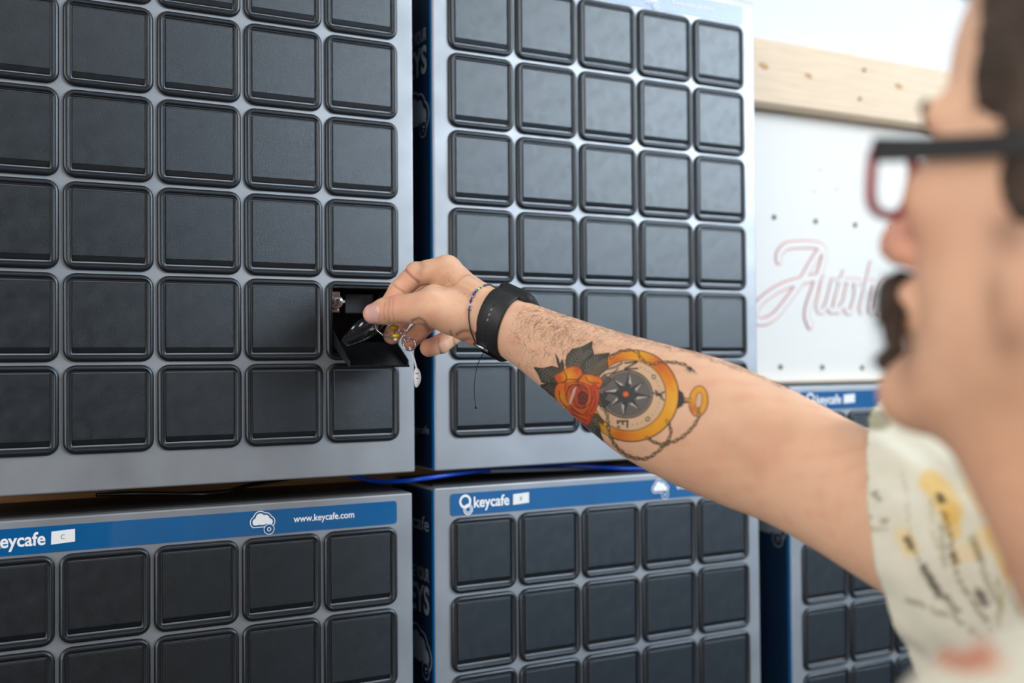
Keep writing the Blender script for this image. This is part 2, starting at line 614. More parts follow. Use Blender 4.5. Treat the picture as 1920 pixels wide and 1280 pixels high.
    va = [bm.verts.new((sp, -x, z)) for x, z in pa]; vb = [bm.verts.new((sp, -x, z)) for x, z in pb]
    for k in range(len(va)):
        bm.faces.new((va[k], va[(k + 1) % len(va)], vb[(k + 1) % len(va)], vb[k]))
    P(obj('emblem_outline', bm, M['grey_print']))

    # blue header strip with its print
    hz0, hz1 = 1.022 + 0.01, 1.322
    hx0, hx1 = 0.018, 4.985
    bm = bmesh.new()
    A = W(dx + hx0, 0, dz + hz0); B = W(dx + hx1, 0, dz + hz1)
    cxm, czm = (A[0] + B[0]) / 2, (A[2] + B[2]) / 2
    pts = rrect(cxm, czm, (B[0] - A[0]) / 2, (B[2] - A[2]) / 2, 0.0035)
    fa = [bm.verts.new((x, -0.0005, z)) for x, z in pts]; fb = [bm.verts.new((x, 0.0003, z)) for x, z in pts]
    bm.faces.new(fa[::-1])
    for k in range(len(fa)):
        bm.faces.new((fa[k], fa[(k + 1) % len(fa)], fb[(k + 1) % len(fa)], fb[k]))
    bmesh.ops.recalc_face_normals(bm, faces=bm.faces)
    strip = P(obj('header_label', bm, M['blue']))

    def PS(o):
        o.parent = strip
        return o
    q = lambda x, z: (W(dx + x, 0, 0)[0], W(0, 0, dz + z)[2])
    yp = -0.00085
    bm = bmesh.new()
    # overlapping rings emblem
    c1 = q(0.232, 1.212); c2 = q(0.272, 1.105)
    ring_on(bm, c1, 0.0073, 0.0048, yp, sx=0.95)
    ring_on(bm, c2, 0.0058, 0.0046, yp - 0.0001, sx=0.95)
    ring_on(bm, c2, 0.0036, 0.0026, yp - 0.0001, sx=0.95)
    PS(obj('ring_emblem', bm, M['white_print']))
    bm = bmesh.new()
    a = q(0.356, 1.07); b = q(0.885, 1.30)
    text_on(bm, 'keycafe', a[0], b[0], q(0, 1.075)[1], q(0, 1.268)[1], yp, 0.022)
    PS(obj('lettering', bm, M['white_print']))
    bm = bmesh.new()
    a = q(3.645, 1.125); b = q(4.415, 1.235)
    text_on(bm, 'www.keycafe.com', a[0], b[0], a[1], b[1], yp, 0.014)
    PS(obj('lettering', bm, M['white_print']))
    bm = bmesh.new()
    cc = q(cloudx, 1.205)
    poly_on(bm, cloud_pts(cc[0], cc[1], 0.0112), yp)
    pa, pb = cloud_pts(cc[0], cc[1], 0.0112, grow=0.22), cloud_pts(cc[0], cc[1], 0.0112, grow=0.15)
    va = [bm.verts.new((x, yp, z)) for x, z in pa]; vb = [bm.verts.new((x, yp, z)) for x, z in pb]
    for k in range(len(va)):
        bm.faces.new((va[k], va[(k + 1) % len(va)], vb[(k + 1) % len(va)], vb[k]))
    kc = q(cloudx + 0.075, 1.095)
    ring_on(bm, kc, 0.0052, 0.0046, yp - 0.0004)
    ring_on(bm, kc, 0.0020, 0.0013, yp - 0.0004)
    PS(obj('cloud_emblem', bm, M['white_print']))
    bm = bmesh.new()
    ring_on(bm, kc, 0.0046, 0.0020, yp - 0.0003)
    ring_on(bm, kc, 0.0013, 0.0, yp - 0.0003)
    poly_on(bm, [(kc[0] - 0.014, kc[1] + 0.0008), (kc[0] - 0.003, kc[1] + 0.0008), (kc[0] - 0.003, kc[1] - 0.0006), (kc[0] - 0.014, kc[1] - 0.0006)], yp - 0.0003)
    PS(obj('emblem_key', bm, M['blue']))
    # pasted paper label after the name
    bm = bmesh.new()
    a = q(0.945, 1.118); b = q(1.185, 1.272)
    vs = [(a[0] - 0.0003, a[1]), (b[0], a[1] + 0.0012), (b[0], b[1]), (a[0], b[1] - 0.001)]
    f1 = [bm.verts.new((x, -0.0011, z)) for x, z in vs]; f2 = [bm.verts.new((x, -0.0006, z)) for x, z in vs]
    bm.faces.new(f1)
    for k in range(4): bm.faces.new((f1[k], f2[k], f2[(k + 1) % 4], f1[(k + 1) % 4]))
    bmesh.ops.recalc_face_normals(bm, faces=bm.faces)
    PS(obj('paper_label', bm, M['paper']))
    if header_letter:
        bm = bmesh.new()
        m1 = q(1.04, 1.17); m2 = q(1.08, 1.222)
        text_on(bm, header_letter, m1[0], m2[0], m1[1], m2[1], -0.0014, 0.0)
        PS(obj('label_letter', bm, M['grey_print']))

    # bays
    for k in range(rows):
        for c in range(5):
            cx, _, cz = W(dx + c + 0.5, 0, dz + 1.022 * (0.5 - k))
            bz = bpy.data.objects.new('bezel', BEZEL)
            link(bz)
            bz.location = (cx, 0, cz)
            P(bz)
            if open_cell == (c, k):
                continue
            d = bpy.data.objects.new('door', DOOR)
            link(d, bz)
            if bright_label == (c, k):
                bm = bmesh.new()
                box(bm, -0.026, 0.027, -0.0033, -0.0024, -0.004, 0.014)
                lb = link(obj('paper_label', bm, M['paper'])) if False else obj('paper_label', bm, M['paper'])
                lb.parent = bz
    return root, root_bin


LT, bin_box = cabinet('steel key locker cabinet at upper left, one bay open with the hand in it', 0.0, 0.0, open_cell=(4, 4))
cabinet('steel key locker cabinet at upper right, behind the forearm, glare on its header', 5.682, -0.005)
cabinet('steel key locker cabinet at lower left, web address printed on its blue header', -0.041, -7.18, header_letter='C')
cabinet('steel key locker cabinet in the middle of the lower row, below the tattooed forearm', 5.671, -7.144, header_letter='x', cloudx=3.36)
cabinet('farthest steel key locker cabinet, below the white sign board and partly behind the shirt sleeve', 11.706, -5.937, bright_label=(1, 0))

# ------------------------------------------------------------------ open bay: drop flap and fittings
ba, bb_, bz0, bz1 = bin_box
invLT = Matrix.Translation(LT.location).inverted()


def PL(o):
    o.parent = LT
    o.matrix_parent_inverse = invLT
    return o


def slab(bm, quad, th, n=None):
    q = [Vector(p) for p in quad]
    nn = (q[1] - q[0]).cross(q[3] - q[0]).normalized() * th
    a = [bm.verts.new(p) for p in q]; b = [bm.verts.new(p + nn) for p in q]
    bm.faces.new(a[::-1]); bm.faces.new(b)
    for k in range(4):
        bm.faces.new((a[k], a[(k + 1) % 4], b[(k + 1) % 4], b[k]))
    bmesh.ops.recalc_face_normals(bm, faces=bm.faces)


hz = bz0 + 0.012
fx0, fx1 = ba + 0.001, bb_ - 0.001
drop, out = 0.024, 0.049
bm = bmesh.new()
slab(bm, [(fx0, 0.004, hz), (fx1, 0.004, hz), (fx1, -out, hz - drop), (fx0, -out, hz - drop)], 0.0022)
flap = PL(obj('flap_door', bm, M['dark_plastic'], bevel=0.0006))
flap['label'] = 'black bay door folded down open'
for fx in (fx0 + 0.0012, fx1 - 0.0012):
    bm = bmesh.new()
    slab(bm, [(fx, 0.004, hz), (fx, -out, hz - drop), (fx, -out, hz - drop + 0.005), (fx, 0.004, hz + 0.013)], 0.0014)
    o = obj('flap_side', bm, M['dark_plastic'], bevel=0.0004); o.parent = flap
bm = bmesh.new()
mx = fx0 + 0.024
slab(bm, [(mx, 0.002, hz + 0.001), (mx + 0.008, 0.002, hz + 0.001), (mx + 0.008, -out, hz - drop + 0.001), (mx, -out, hz - drop + 0.001)], 0.003)
o = obj('flap_rib', bm, M['plastic'], bevel=0.001); o.parent = flap
# cam lock, lamp and tape in the bin
bm = bmesh.new()
c = (ba + 0.0075, 0.012, bz1 - 0.014)
for r, y0, y1 in ((0.0068, 0.008, 0.02), (0.0042, 0.004, 0.02)):
    n = 18
    va = [bm.verts.new((c[0] + r * math.cos(t * 2 * math.pi / n), y0, c[2] + r * math.sin(t * 2 * math.pi / n))) for t in range(n)]
    vb = [bm.verts.new((v.co.x, y1, v.co.z)) for v in va]
    bm.faces.new(va)
    for k in range(n): bm.faces.new((va[k], vb[k], vb[(k + 1) % n], va[(k + 1) % n]))
box(bm, ba + 0.0008, ba + 0.0125, 0.012, 0.02, bz1 - 0.008, bz1 - 0.003)
box(bm, ba + 0.0008, ba + 0.0115, 0.012, 0.02, bz1 - 0.024, bz1 - 0.021)
bmesh.ops.recalc_face_normals(bm, faces=bm.faces)
PL(obj('cam_lock', bm, M['chrome'], bevel=0.0004))
bm = bmesh.new(); box(bm, c[0] - 0.0007, c[0] + 0.0007, 0.0032, 0.0042, c[2] - 0.003, c[2] + 0.003)
PL(obj('lock_slot', bm, M['black']))
bm = bmesh.new(); box(bm, ba + 0.0165, ba + 0.0205, 0.02, 0.024, bz1 - 0.0135, bz1 - 0.0115)
PL(obj('indicator', bm, M['white_print']))
bm = bmesh.new(); box(bm, ba + 0.024, ba + 0.055, 0.030, 0.034, bz1 - 0.024, bz1 - 0.004)
PL(obj('latch_plate', bm, mat('dark_grey_plate', srgb(60, 60, 64), 0.5, 0.2), bevel=0.001))

# ------------------------------------------------------------------ cables in the gap between the rows
ZLO, ZHI = EYE + U * (4.1046 - 5.730) + 0.003, EYE + U * (4.1046 - 5.515) - 0.003


def gap(l):
    out = []
    for x, y, yy in l:
        p = on_y(x, y, yy)
        p[2] = min(max(p[2], ZLO), ZHI)
        out.append(p)
    return out


bm = bmesh.new()
tube(bm, catmull(gap([(640, 886, 0.10), (700, 903, 0.07), (750, 902, 0.03), (800, 896, 0.008), (870, 886, 0.02), (960, 878, 0.06), (1040, 873, 0.06), (1120, 875, 0.03), (1180, 878, 0.02), (1260, 876, 0.02), (1340, 870, 0.06)]), 8), 0.0024, 10)
tag(obj('network_cable', bm, M['cable_blue'], smooth=True), 'blue cable lying in the gap between the upper and lower right cabinets', 'cable')
bm = bmesh.new()
tube(bm, catmull(gap([(180, 935, 0.1), (250, 930, 0.09), (320, 930, 0.07), (385, 933, 0.05), (430, 920, 0.05), (470, 908, 0.07), (540, 897, 0.1)]), 8), 0.002, 10)
tag(obj('power_cable', bm, M['cable_black'], smooth=True), 'black cable sagging in the gap above the lower left cabinet', 'cable')
bm = bmesh.new()
tube(bm, catmull(gap([(840, 893, 0.10), (900, 884, 0.05), (960, 882, 0.035), (1030, 880, 0.035), (1130, 884, 0.06), (1210, 884, 0.1)]), 8), 0.0021, 10)
tag(obj('grey_cable', bm, M['grey_print'], smooth=True), 'pale grey cable lying beside the blue cable in the gap', 'cable')
# ------------------------------------------------------------------ implicit surfaces
# figure space: millimetres, x right, y up, z away from the viewpoint the figure was measured from
KX, KY, KZ, K0 = CR, CU, CF, CAM


def k(px, py, d):
    return np.array(((px - 960) / FPX * d, -(py - 640) / FPX * d, d), float)


def to_world(V):
    V = np.asarray(V, float) / 1000.0
    return K0 + V[..., 0:1] * KX + V[..., 1:2] * KY + V[..., 2:3] * KZ


def smin(a, b, r):
    h = np.maximum(r - np.abs(a - b), 0) / r
    return np.minimum(a, b) - h * h * r * 0.25


def cone(P, a, b, ra, rb):
    a, b = np.asarray(a, np.float32), np.asarray(b, np.float32)
    ab = b - a
    t = np.clip(((P - a) @ ab) / (ab @ ab), 0, 1)
    d = P - a - t[:, None] * ab
    return np.sqrt((d * d).sum(1)) - (ra + t * (rb - ra))


def ellipsoid(P, c, axes, r):
    """axes: rows are unit vectors"""
    q = (P - np.asarray(c, np.float32)) @ np.asarray(axes, np.float32).T
    r = np.asarray(r, np.float32)
    k0 = np.sqrt(((q / r) ** 2).sum(1))
    k1 = np.sqrt(((q / (r * r)) ** 2).sum(1)) + 1e-9
    return k0 * (k0 - 1) / k1


def chain(P, pts, rs, kk=2.5):
    d = None
    for a, b, ra, rb in zip(pts, pts[1:], rs, rs[1:]):
        c = cone(P, a, b, ra, rb)
        d = c if d is None else smin(d, c, kk)
    return d


def polygonise(f, lo, hi, h, slack=2.2):
    B = 8
    lo = np.asarray(lo, float)
    n = (np.ceil((np.asarray(hi) - lo) / h / B).astype(int) + 1)
    g = [lo[i] + h * (np.arange(n[i]) * B + (B - 1) / 2) for i in range(3)]
    cc = np.stack(np.meshgrid(*g, indexing='ij'), -1).reshape(-1, 3).astype(np.float32)
    fc = np.concatenate([f(cc[i:i + 200000]) for i in range(0, len(cc), 200000)])
    act = np.abs(fc) < h * B * 0.87 * 1.15 + slack
    F = np.repeat(np.repeat(np.repeat(fc.reshape(n), B, 0), B, 1), B, 2).astype(np.float32)
    o = (np.stack(np.meshgrid(*[np.arange(B)] * 3, indexing='ij'), -1).reshape(-1, 3) - (B - 1) / 2) * h
    idx = np.nonzero(act)[0]
    Fb = F.reshape(n[0], B, n[1], B, n[2], B)
    bi = np.stack(np.unravel_index(idx, n), -1)
    for s in range(0, len(idx), 400):
        P = (cc[idx[s:s + 400], None, :] + o[None]).reshape(-1, 3).astype(np.float32)
        v = f(P).reshape(-1, B, B, B)
        b = bi[s:s + 400]
        Fb[b[:, 0], :, b[:, 1], :, b[:, 2], :] = v
    return nets(F, lo, h)


def nets(F, lo, h):
    nx, ny, nz = F.shape
    cs = (nx - 1, ny - 1, nz - 1)
    keys, pos, quads = [], [], []
    for ax in range(3):
        sl0 = [slice(None)] * 3; sl1 = [slice(None)] * 3
        sl0[ax] = slice(0, -1); sl1[ax] = slice(1, None)
        A, Bv = F[tuple(sl0)], F[tuple(sl1)]
        I = np.stack(np.nonzero((A < 0) != (Bv < 0)), -1)
        a = A[tuple(I.T)]; b = Bv[tuple(I.T)]
        t = a / (a - b)
        p = I.astype(float); p[:, ax] += t
        u, v = (ax + 1) % 3, (ax + 2) % 3
        ok = (I[:, u] > 0) & (I[:, v] > 0) & (I[:, u] < F.shape[u] - 1) & (I[:, v] < F.shape[v] - 1)
        I, p, a = I[ok], p[ok], a[ok]
        ring = []
        for du, dv in ((0, 0), (1, 0), (1, 1), (0, 1)):
            J = I.copy(); J[:, u] -= 1 - du; J[:, v] -= 1 - dv
            ky = (J[:, 0] * cs[1] + J[:, 1]) * cs[2] + J[:, 2]
            ring.append(ky); keys.append(ky); pos.append(p)
        q = np.stack(ring, -1)
        q[a < 0] = q[a < 0][:, ::-1]
        quads.append(q)
    keys = np.concatenate(keys); pos = np.concatenate(pos)
    uq, inv = np.unique(keys, return_inverse=True)
    cnt = np.bincount(inv)
    V = np.stack([np.bincount(inv, pos[:, i]) / cnt for i in range(3)], -1)
    Q = np.searchsorted(uq, np.concatenate(quads))
    return lo + V * h, Q


def keep(V, Q, mask_v):
    """keep quads whose vertices are all wanted"""
    q = Q[mask_v[Q].all(1)]
    used = np.unique(q)
    m = np.full(len(V), -1); m[used] = np.arange(len(used))
    return V[used], m[q]


def grad(f, P, e=0.3):
    G = np.stack([f((P + d).astype(np.float32)) - f((P - d).astype(np.float32)) for d in np.eye(3) * e], -1)
    return G / (np.linalg.norm(G, axis=1, keepdims=True) + 1e-9)


def kmesh(name, V, Q, mt, parent=None, col=None, alpha=None, smooth=True, flip=False):
    """figure-space mesh to a Blender object (figure space is left-handed, so faces turn round)"""
    Wd = to_world(V).astype(np.float32)
    Q = np.asarray(Q)
    if not flip:
        Q = Q[:, ::-1]
    me = bpy.data.meshes.new(name)
    me.vertices.add(len(Wd)); me.vertices.foreach_set('co', Wd.ravel())
    nq = Q.shape[1]
    me.loops.add(Q.size); me.loops.foreach_set('vertex_index', Q.ravel().astype(np.int32))
    me.polygons.add(len(Q)); me.polygons.foreach_set('loop_start', np.arange(0, Q.size, nq, dtype=np.int32))
    me.update(calc_edges=True)
    if smooth:
        me.polygons.foreach_set('use_smooth', np.ones(len(Q), bool))
    if col is not None:
        at = me.color_attributes.new('col', 'FLOAT_COLOR', 'POINT')
        c4 = np.ones((len(V), 4), np.float32); c4[:, :3] = col
        at.data.foreach_set('color', c4.ravel())
    if alpha is not None:
        at = me.attributes.new('ink', 'FLOAT', 'POINT')
        at.data.foreach_set('value', alpha.astype(np.float32))
    if mt is not None: me.materials.append(mt)
    o = bpy.data.objects.new(name, me)
    return link(o, parent)


def lin(c):
    c = np.asarray(c, float) / 255
    return np.where(c <= 0.04045, c / 12.92, ((c + 0.055) / 1.055) ** 2.4)


def pix(V):
    return np.stack([960 + FPX * V[:, 0] / V[:, 2], 640 - FPX * V[:, 1] / V[:, 2]], -1)


# ------------------------------------------------------------------ right arm
def unit(v):
    v = np.asarray(v, float)
    return v / np.linalg.norm(v)


KN = [  # centre px, py, depth, half width px, depth ratio
    (868, 566, 962, 50, 0.62), (905, 590, 953, 59, 0.66), (950, 611, 943, 60, 0.72), (1030, 653, 926, 72, 0.80), (1122, 706, 903, 94, 0.84), (1212, 752, 880, 116, 0.86),
    (1312, 792, 855, 130, 0.86), (1400, 830, 832, 131, 0.86), (1485, 868, 806, 127, 0.88), (1570, 913, 776, 128, 0.90),
    (1665, 958, 742, 141, 0.92), (1790, 1015, 700, 160, 0.95)]
AC = np.array([k(x, y, d) for x, y, d, _, _ in KN])
AR = np.array([hw * d / FPX for _, _, d, hw, _ in KN])
AB = AR * np.array([q[4] for q in KN])
A0 = AC[1]
ADIR = unit(AC[9] - AC[1])
vup = np.array((-0.43, 0.9, 0))
E1 = unit(vup - ADIR * (vup @ ADIR))
E2 = np.cross(ADIR, E1)
AT = (AC - A0) @ ADIR
tt = np.linspace(AT[0], AT[-1], 220)


def smooth_interp(y):
    out = np.zeros_like(tt)
    n = len(AT)
    m = np.gradient(y, AT)
    i = np.clip(np.searchsorted(AT, tt) - 1, 0, n - 2)
    hh = AT[i + 1] - AT[i]; s = (tt - AT[i]) / hh
    return ((2 * s**3 - 3 * s**2 + 1) * y[i] + (s**3 - 2 * s**2 + s) * hh * m[i] + (-2 * s**3 + 3 * s**2) * y[i + 1] + (s**3 - s**2) * hh * m[i + 1])


C1 = smooth_interp((AC - A0) @ E1); C2 = smooth_interp((AC - A0) @ E2)
R1 = smooth_interp(AR); R2 = smooth_interp(AB)


def arm_cyl(P, grow=0.0):
    q = P - A0.astype(np.float32)
    t = q @ ADIR
    tc = np.clip(t, tt[0], tt[-1])
    a = q @ E1 - np.interp(tc, tt, C1)
    b = q @ E2 - np.interp(tc, tt, C2)
    ra = np.interp(tc, tt, R1) + grow; rb = np.interp(tc, tt, R2) + grow
    k0 = np.sqrt((a / ra) ** 2 + (b / rb) ** 2)
    k1 = np.sqrt((a / ra**2) ** 2 + (b / rb**2) ** 2) + 1e-6
    d = k0 * (k0 - 1) / k1
    e = np.abs(t - tc)
    d = np.where(k0 < 0.05, -np.minimum(ra, rb), d)
    return np.where(e > 0, np.sqrt(np.maximum(d, 0) ** 2 + e * e) + np.minimum(d, 0) * 0, d).astype(np.float32)


THUMB = [k(862, 592, 948), k(808, 577, 944), k(748, 579, 952), k(722, 583, 956), k(700, 588, 960)]
THUMB_R = [18, 16.3, 12.2, 11.7, 9.3]
FINGERS = [
    ([k(838, 504, 985), k(781, 513, 992), k(748, 545, 986), k(727, 574, 976)], [12.2, 11.0, 9.6, 8.3]),
    ([k(843, 512, 1006), k(777, 562, 1046), k(748, 605, 1040), k(735, 629, 1026)], [12.2, 10.6, 9.4, 8.4]),
    ([k(852, 532, 1023), k(806, 600, 1056), k(781, 627, 1046), k(768, 640, 1032)], [11.4, 10.0, 9.0, 8.0]),
    ([k(862, 558, 1034), k(863, 618, 1046), k(826, 645, 1034), k(804, 652, 1018)], [10.5, 9.6, 9.2, 8.6])]
META = [(k(897, 566, 962), k(838, 504, 984), 15, 12.4), (k(900, 578, 972), k(843, 512, 1006), 15, 12.4),
        (k(903, 590, 982), k(852, 532, 1022), 14, 12), (k(905, 600, 988), k(861, 556, 1032), 14, 11.5),
        (k(890, 600, 960), k(850, 588, 955), 20, 17.5), (k(890, 600, 985), k(862, 590, 1015), 17, 14),
        (k(870, 560, 985), k(830, 540, 990), 16, 10), (k(880, 585, 960), k(815, 560, 958), 18, 13)]
MCPC = k(850, 525, 1005).astype(np.float32)
# creases: pixel polylines, depth mm, width mm
CREASE = [([(752, 492), (762, 508), (774, 520), (786, 530)], 0.9, 1.3), ([(737, 533), (747, 541), (758, 548)], 0.6, 1.1),
          ([(775, 602), (786, 598), (796, 604), (806, 618)], 0.9, 1.6), ([(783, 604), (795, 610), (803, 622)], 0.5, 1.2),
          ([(722, 567), (719, 583), (722, 600)], 0.35, 1.0), ([(730, 562), (727, 583), (731, 602)], 0.35, 1.0), ([(737, 560), (735, 583), (740, 600)], 0.3, 1.0),
          ([(822, 634), (823, 648), (826, 662)], 0.7, 1.3), ([(846, 622), (850, 634), (852, 646)], 0.6, 1.3),
          ([(858, 628), (868, 622), (880, 622), (892, 628)], 0.8, 1.8), ([(868, 640), (880, 636), (890, 640)], 0.5, 1.5),
          ([(1352, 815), (1375, 835), (1400, 850), (1420, 870)], 0.22, 9), ([(1400, 800), (1430, 812), (1470, 806)], 0.18, 9),
          ([(782, 480), (792, 500), (787, 512)], 0.5, 3), ([(800, 540), (825, 553), (850, 556), (880, 566)], -0.5, 4),
          ([(855, 498), (880, 525), (905, 545)], -0.5, 4), ([(835, 520), (860, 540), (885, 556)], 0.4, 4)]


def seg_dist2(Q, pts):
    d = np.full(len(Q), 1e9)
    for a, b in zip(pts, pts[1:]):
        a = np.array(a, float); b = np.array(b, float)
        ab = b - a
        t = np.clip(((Q - a) @ ab) / (ab @ ab), 0, 1)
        d = np.minimum(d, np.linalg.norm(Q - a - t[:, None] * ab, axis=1))
    return d


def hand_f(P):
    pal = None
    for a, b, ra, rb in META:
        c = cone(P, a, b, ra, rb)
        pal = c if pal is None else smin(pal, c, 9)
    th = chain(P, THUMB, THUMB_R, 3)
    pal = smin(pal, th, 9)
    fing = None
    for pts, rs in FINGERS:
        c = chain(P, pts, rs, 2.5)
        fing = c if fing is None else smin(fing, c, 0.9)
    kk = 0.8 + 9 * np.exp(-(((P - MCPC) ** 2).sum(1)) / 30.0**2)
    return smin(pal, fing, kk)


def arm_f(P):
    P = P.astype(np.float32)
    t = (P - A0.astype(np.float32)) @ ADIR
    d = arm_cyl(P)
    near = t < 75
    if near.any():
        hd = hand_f(P[near])
        d = d.copy()
        d[near] = smin(d[near], hd, 14)
    # elbow and tendon relief
    d = d + 0.5 * np.sin(P[:, 0] * 0.045 + P[:, 1] * 0.06) * (t > 60)
    return d


V1, Q1 = polygonise(arm_f, (-175, -40, 905), (10, 95, 1080), 0.72)
t1 = (V1 - A0) @ ADIR
V1, Q1 = keep(V1, Q1, t1 < 27)
V2, Q2 = polygonise(arm_f, (-40, -300, 610), (400, 95, 985), 1.9)
t2 = (V2 - A0) @ ADIR
V2, Q2 = keep(V2, Q2, (t2 > 24) & (t2 < AT[-1] - 2))


def relief(V, f):
    n = grad(f, V)
    px = pix(V)
    face = n[:, 2] < 0.25
    disp = np.zeros(len(V))
    for pts, dep, wd in CREASE:
        d = seg_dist2(px, pts) * V[:, 2] / FPX
        disp -= dep * np.exp(-(d / wd) ** 2) * face
    return V + n * disp[:, None], n, disp


V1, N1, D1 = relief(V1, arm_f)
V2, N2, D2 = relief(V2, arm_f)


def vnoise(P, s, seed=0):
    r = np.random.default_rng(seed)
    out = np.zeros(len(P))
    for i in range(6):
        w = unit(r.normal(size=3)) * s * (0.6 + 0.25 * i)
        out += np.sin(P @ w + r.uniform(0, 6.28)) / 6
    return out


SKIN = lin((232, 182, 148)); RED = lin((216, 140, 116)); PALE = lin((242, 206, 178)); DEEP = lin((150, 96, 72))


def skin_col(V, D=None, warm=()):
    c = np.tile(SKIN, (len(V), 1))
    px = pix(V)
    m = 0.5 + 0.5 * vnoise(V, 0.06, 3)
    c = c * (1 - 0.25 * m[:, None]) + PALE * 0.25 * m[:, None]
    m2 = np.clip(vnoise(V, 0.35, 9), 0, 1)[:, None]
    c = c * (1 - 0.35 * m2) + RED * 0.35 * m2
    for x, y, r, a in warm:
        g = a * np.exp(-((px[:, 0] - x) ** 2 + (px[:, 1] - y) ** 2) / r**2)[:, None]
        c = c * (1 - g) + RED * g
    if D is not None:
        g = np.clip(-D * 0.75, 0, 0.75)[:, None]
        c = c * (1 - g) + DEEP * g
    return c


WARM = [(700, 590, 22, 0.7), (740, 560, 30, 0.55), (760, 505, 26, 0.35), (805, 652, 26, 0.7), (740, 632, 22, 0.6), (770, 640, 20, 0.6),
        (880, 640, 22, 0.5), (815, 595, 26, 0.25), (1440, 850, 40, 0.35), (1300, 900, 60, 0.2)]
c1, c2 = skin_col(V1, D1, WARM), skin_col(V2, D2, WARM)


# surface tracing on the arm, for things worn on it
def trace(px, py, z0=690.0, f=arm_f, it=90):
    d = np.stack([(np.asarray(px, float) - 960) / FPX, -(np.asarray(py, float) - 640) / FPX, np.ones(len(px))], -1)
    dn = np.linalg.norm(d, axis=1)
    z = np.full(len(px), float(z0))
    for _ in range(it):
        z += np.clip(f((d * z[:, None])), -3, 60) * 0.8 / dn
        z = np.minimum(z, 1300)
    P = d * z[:, None]
    return P, np.abs(f(P)) < 0.6


# ------------------------------------------------------------------ head, in head space (forward, left, up) mm
PHI, TAU, HS = math.radians(45), math.radians(8), 1.0
Fh = np.array((-math.cos(PHI), 0, math.sin(PHI)))
UPK = np.array((0, 1.0, 0))
HF = Fh * math.cos(TAU) + UPK * math.sin(TAU)
HU = UPK * math.cos(TAU) - Fh * math.sin(TAU)
HL = np.array((-math.sin(PHI), 0, -math.cos(PHI)))
HM = np.stack([HF, HL, HU])
TIP = k(1664, 462, 510)
H0 = TIP - (HF * 28 + HU * -47) * HS


def hk(f, l, u):
    return H0 + (HF * f + HL * l + HU * u) * HS


AX = np.eye(3)


def head_f(P):
    q = ((P - H0) @ HM.T / HS).astype(np.float32)
    qa = q.copy(); qa[:, 1] = np.abs(qa[:, 1])
    d = ellipsoid(q, (-90, 0, 34), AX, (94, 75, 84))
    d = smin(d, ellipsoid(qa, (-50, 22, -40), AX, (50, 44, 72)), 22)
    d = smin(d, cone(qa, (-84, 52, -52), (-18, 16, -104), 18, 17), 20)
    d = smin(d, ellipsoid(q, (3, 0, -114), AX, (18, 22, 18)), 12)
    d = smin(d, ellipsoid(q, (4, 0, -74), AX, (13, 26, 16)), 12)
    d = smin(d, cone(qa, (0, 12, 8), (-10, 44, 8), 9, 8), 10)
    d = smin(d, ellipsoid(qa, (-22, 46, -26), AX, (22, 18, 17)), 14)
    d = -smin(-d, ellipsoid(qa, (4, 32, -6), AX, (16, 17, 12)), 8)
    d = smin(d, cone(q, (-2, 0, -2), (18, 0, -40), 8, 10.5), 7)
    d = smin(d, ellipsoid(q, (18.5, 0, -46), AX, (13, 11.5, 10.5)), 5)
    d = smin(d, ellipsoid(qa, (10, 12, -48), AX, (12, 8, 8.5)), 6)
    # lips
    d = smin(d, ellipsoid(q, (15.5, 0, -70), AX, (5, 19, 4.5)), 3)
    d = smin(d, ellipsoid(q, (14, 0, -79), AX, (5.5, 17, 5)), 3)
    # ear
    ear = ellipsoid(qa, (-98, 78, -14), unit_axes, (16, 5, 31))
    ear = -smin(-ear, ellipsoid(qa, (-94, 84, -12), unit_axes, (9, 5, 20)), 3)
    d = smin(d, ear, 4)
    # neck and throat
    d = smin(d, cone(P.astype(np.float32), hk(-88, 0, -40), NECK, 60, 64), 18)
    d = smin(d, cone(P.astype(np.float32), hk(-34, 0, -104), NECK + Fh * 4 - UPK * 20, 32, 58), 20)
    return d * HS if False else d


unit_axes = np.array([unit((0.96, 0.28, 0)), unit((-0.28, 0.96, 0)), (0, 0, 1)])
NECK = np.array((288, -104, 438.0))
RSH = np.array((375, -190, 592.0)); 
LSH = NECK + HL * 170 + np.array((10, -52, 10))


def torso_core(P, g=0.0):
    P = P.astype(np.float32)
    ax = np.stack([Fh, HL, UPK])
    d = ellipsoid(P, NECK + np.array((26, -250, -6)), ax, (92 + g, 172 + g, 280 + g))
    d = smin(d, ellipsoid(P, NECK + np.array((26, -520, -6)), ax, (105 + g, 160 + g, 240 + g)), 60)
    d = smin(d, cone(P, RSH - Fh * 30 + UPK * 8, LSH, 42 + g, 50 + g), 36)
    return d


LEL = LSH + np.array((-20, -300, -30)); LWR = LEL + Fh * 190 + np.array((40, -120, 40))


def head_torso(P):
    d = head_f(P)
    d = smin(d, torso_core(P, -12), 30)
    P = P.astype(np.float32)
    d = smin(d, chain(P, [LSH, LEL, LWR, LWR + Fh * 30 + np.array((0, -50, 0))], [50, 42, 28, 26], 12), 20)
    # right shoulder, running into the arm inside the sleeve
    d = smin(d, cone(P, RSH, AC[-1], 54, 50), 16)
    return d


V3, Q3 = polygonise(head_torso, (-40, -660, 120), (520, 220, 800), 3.6, slack=6)
V3h, Q3h = V3, Q3
# loosely carve the seam inside the sleeve
q3 = (V3 - H0) @ HM.T / HS
c3 = skin_col(V3)
u3, l3, f3 = q3[:, 2], q3[:, 1], q3[:, 0]


def blob(q, c, r):
    return np.exp(-(((q - np.array(c)) / np.array(r)) ** 2).sum(1))


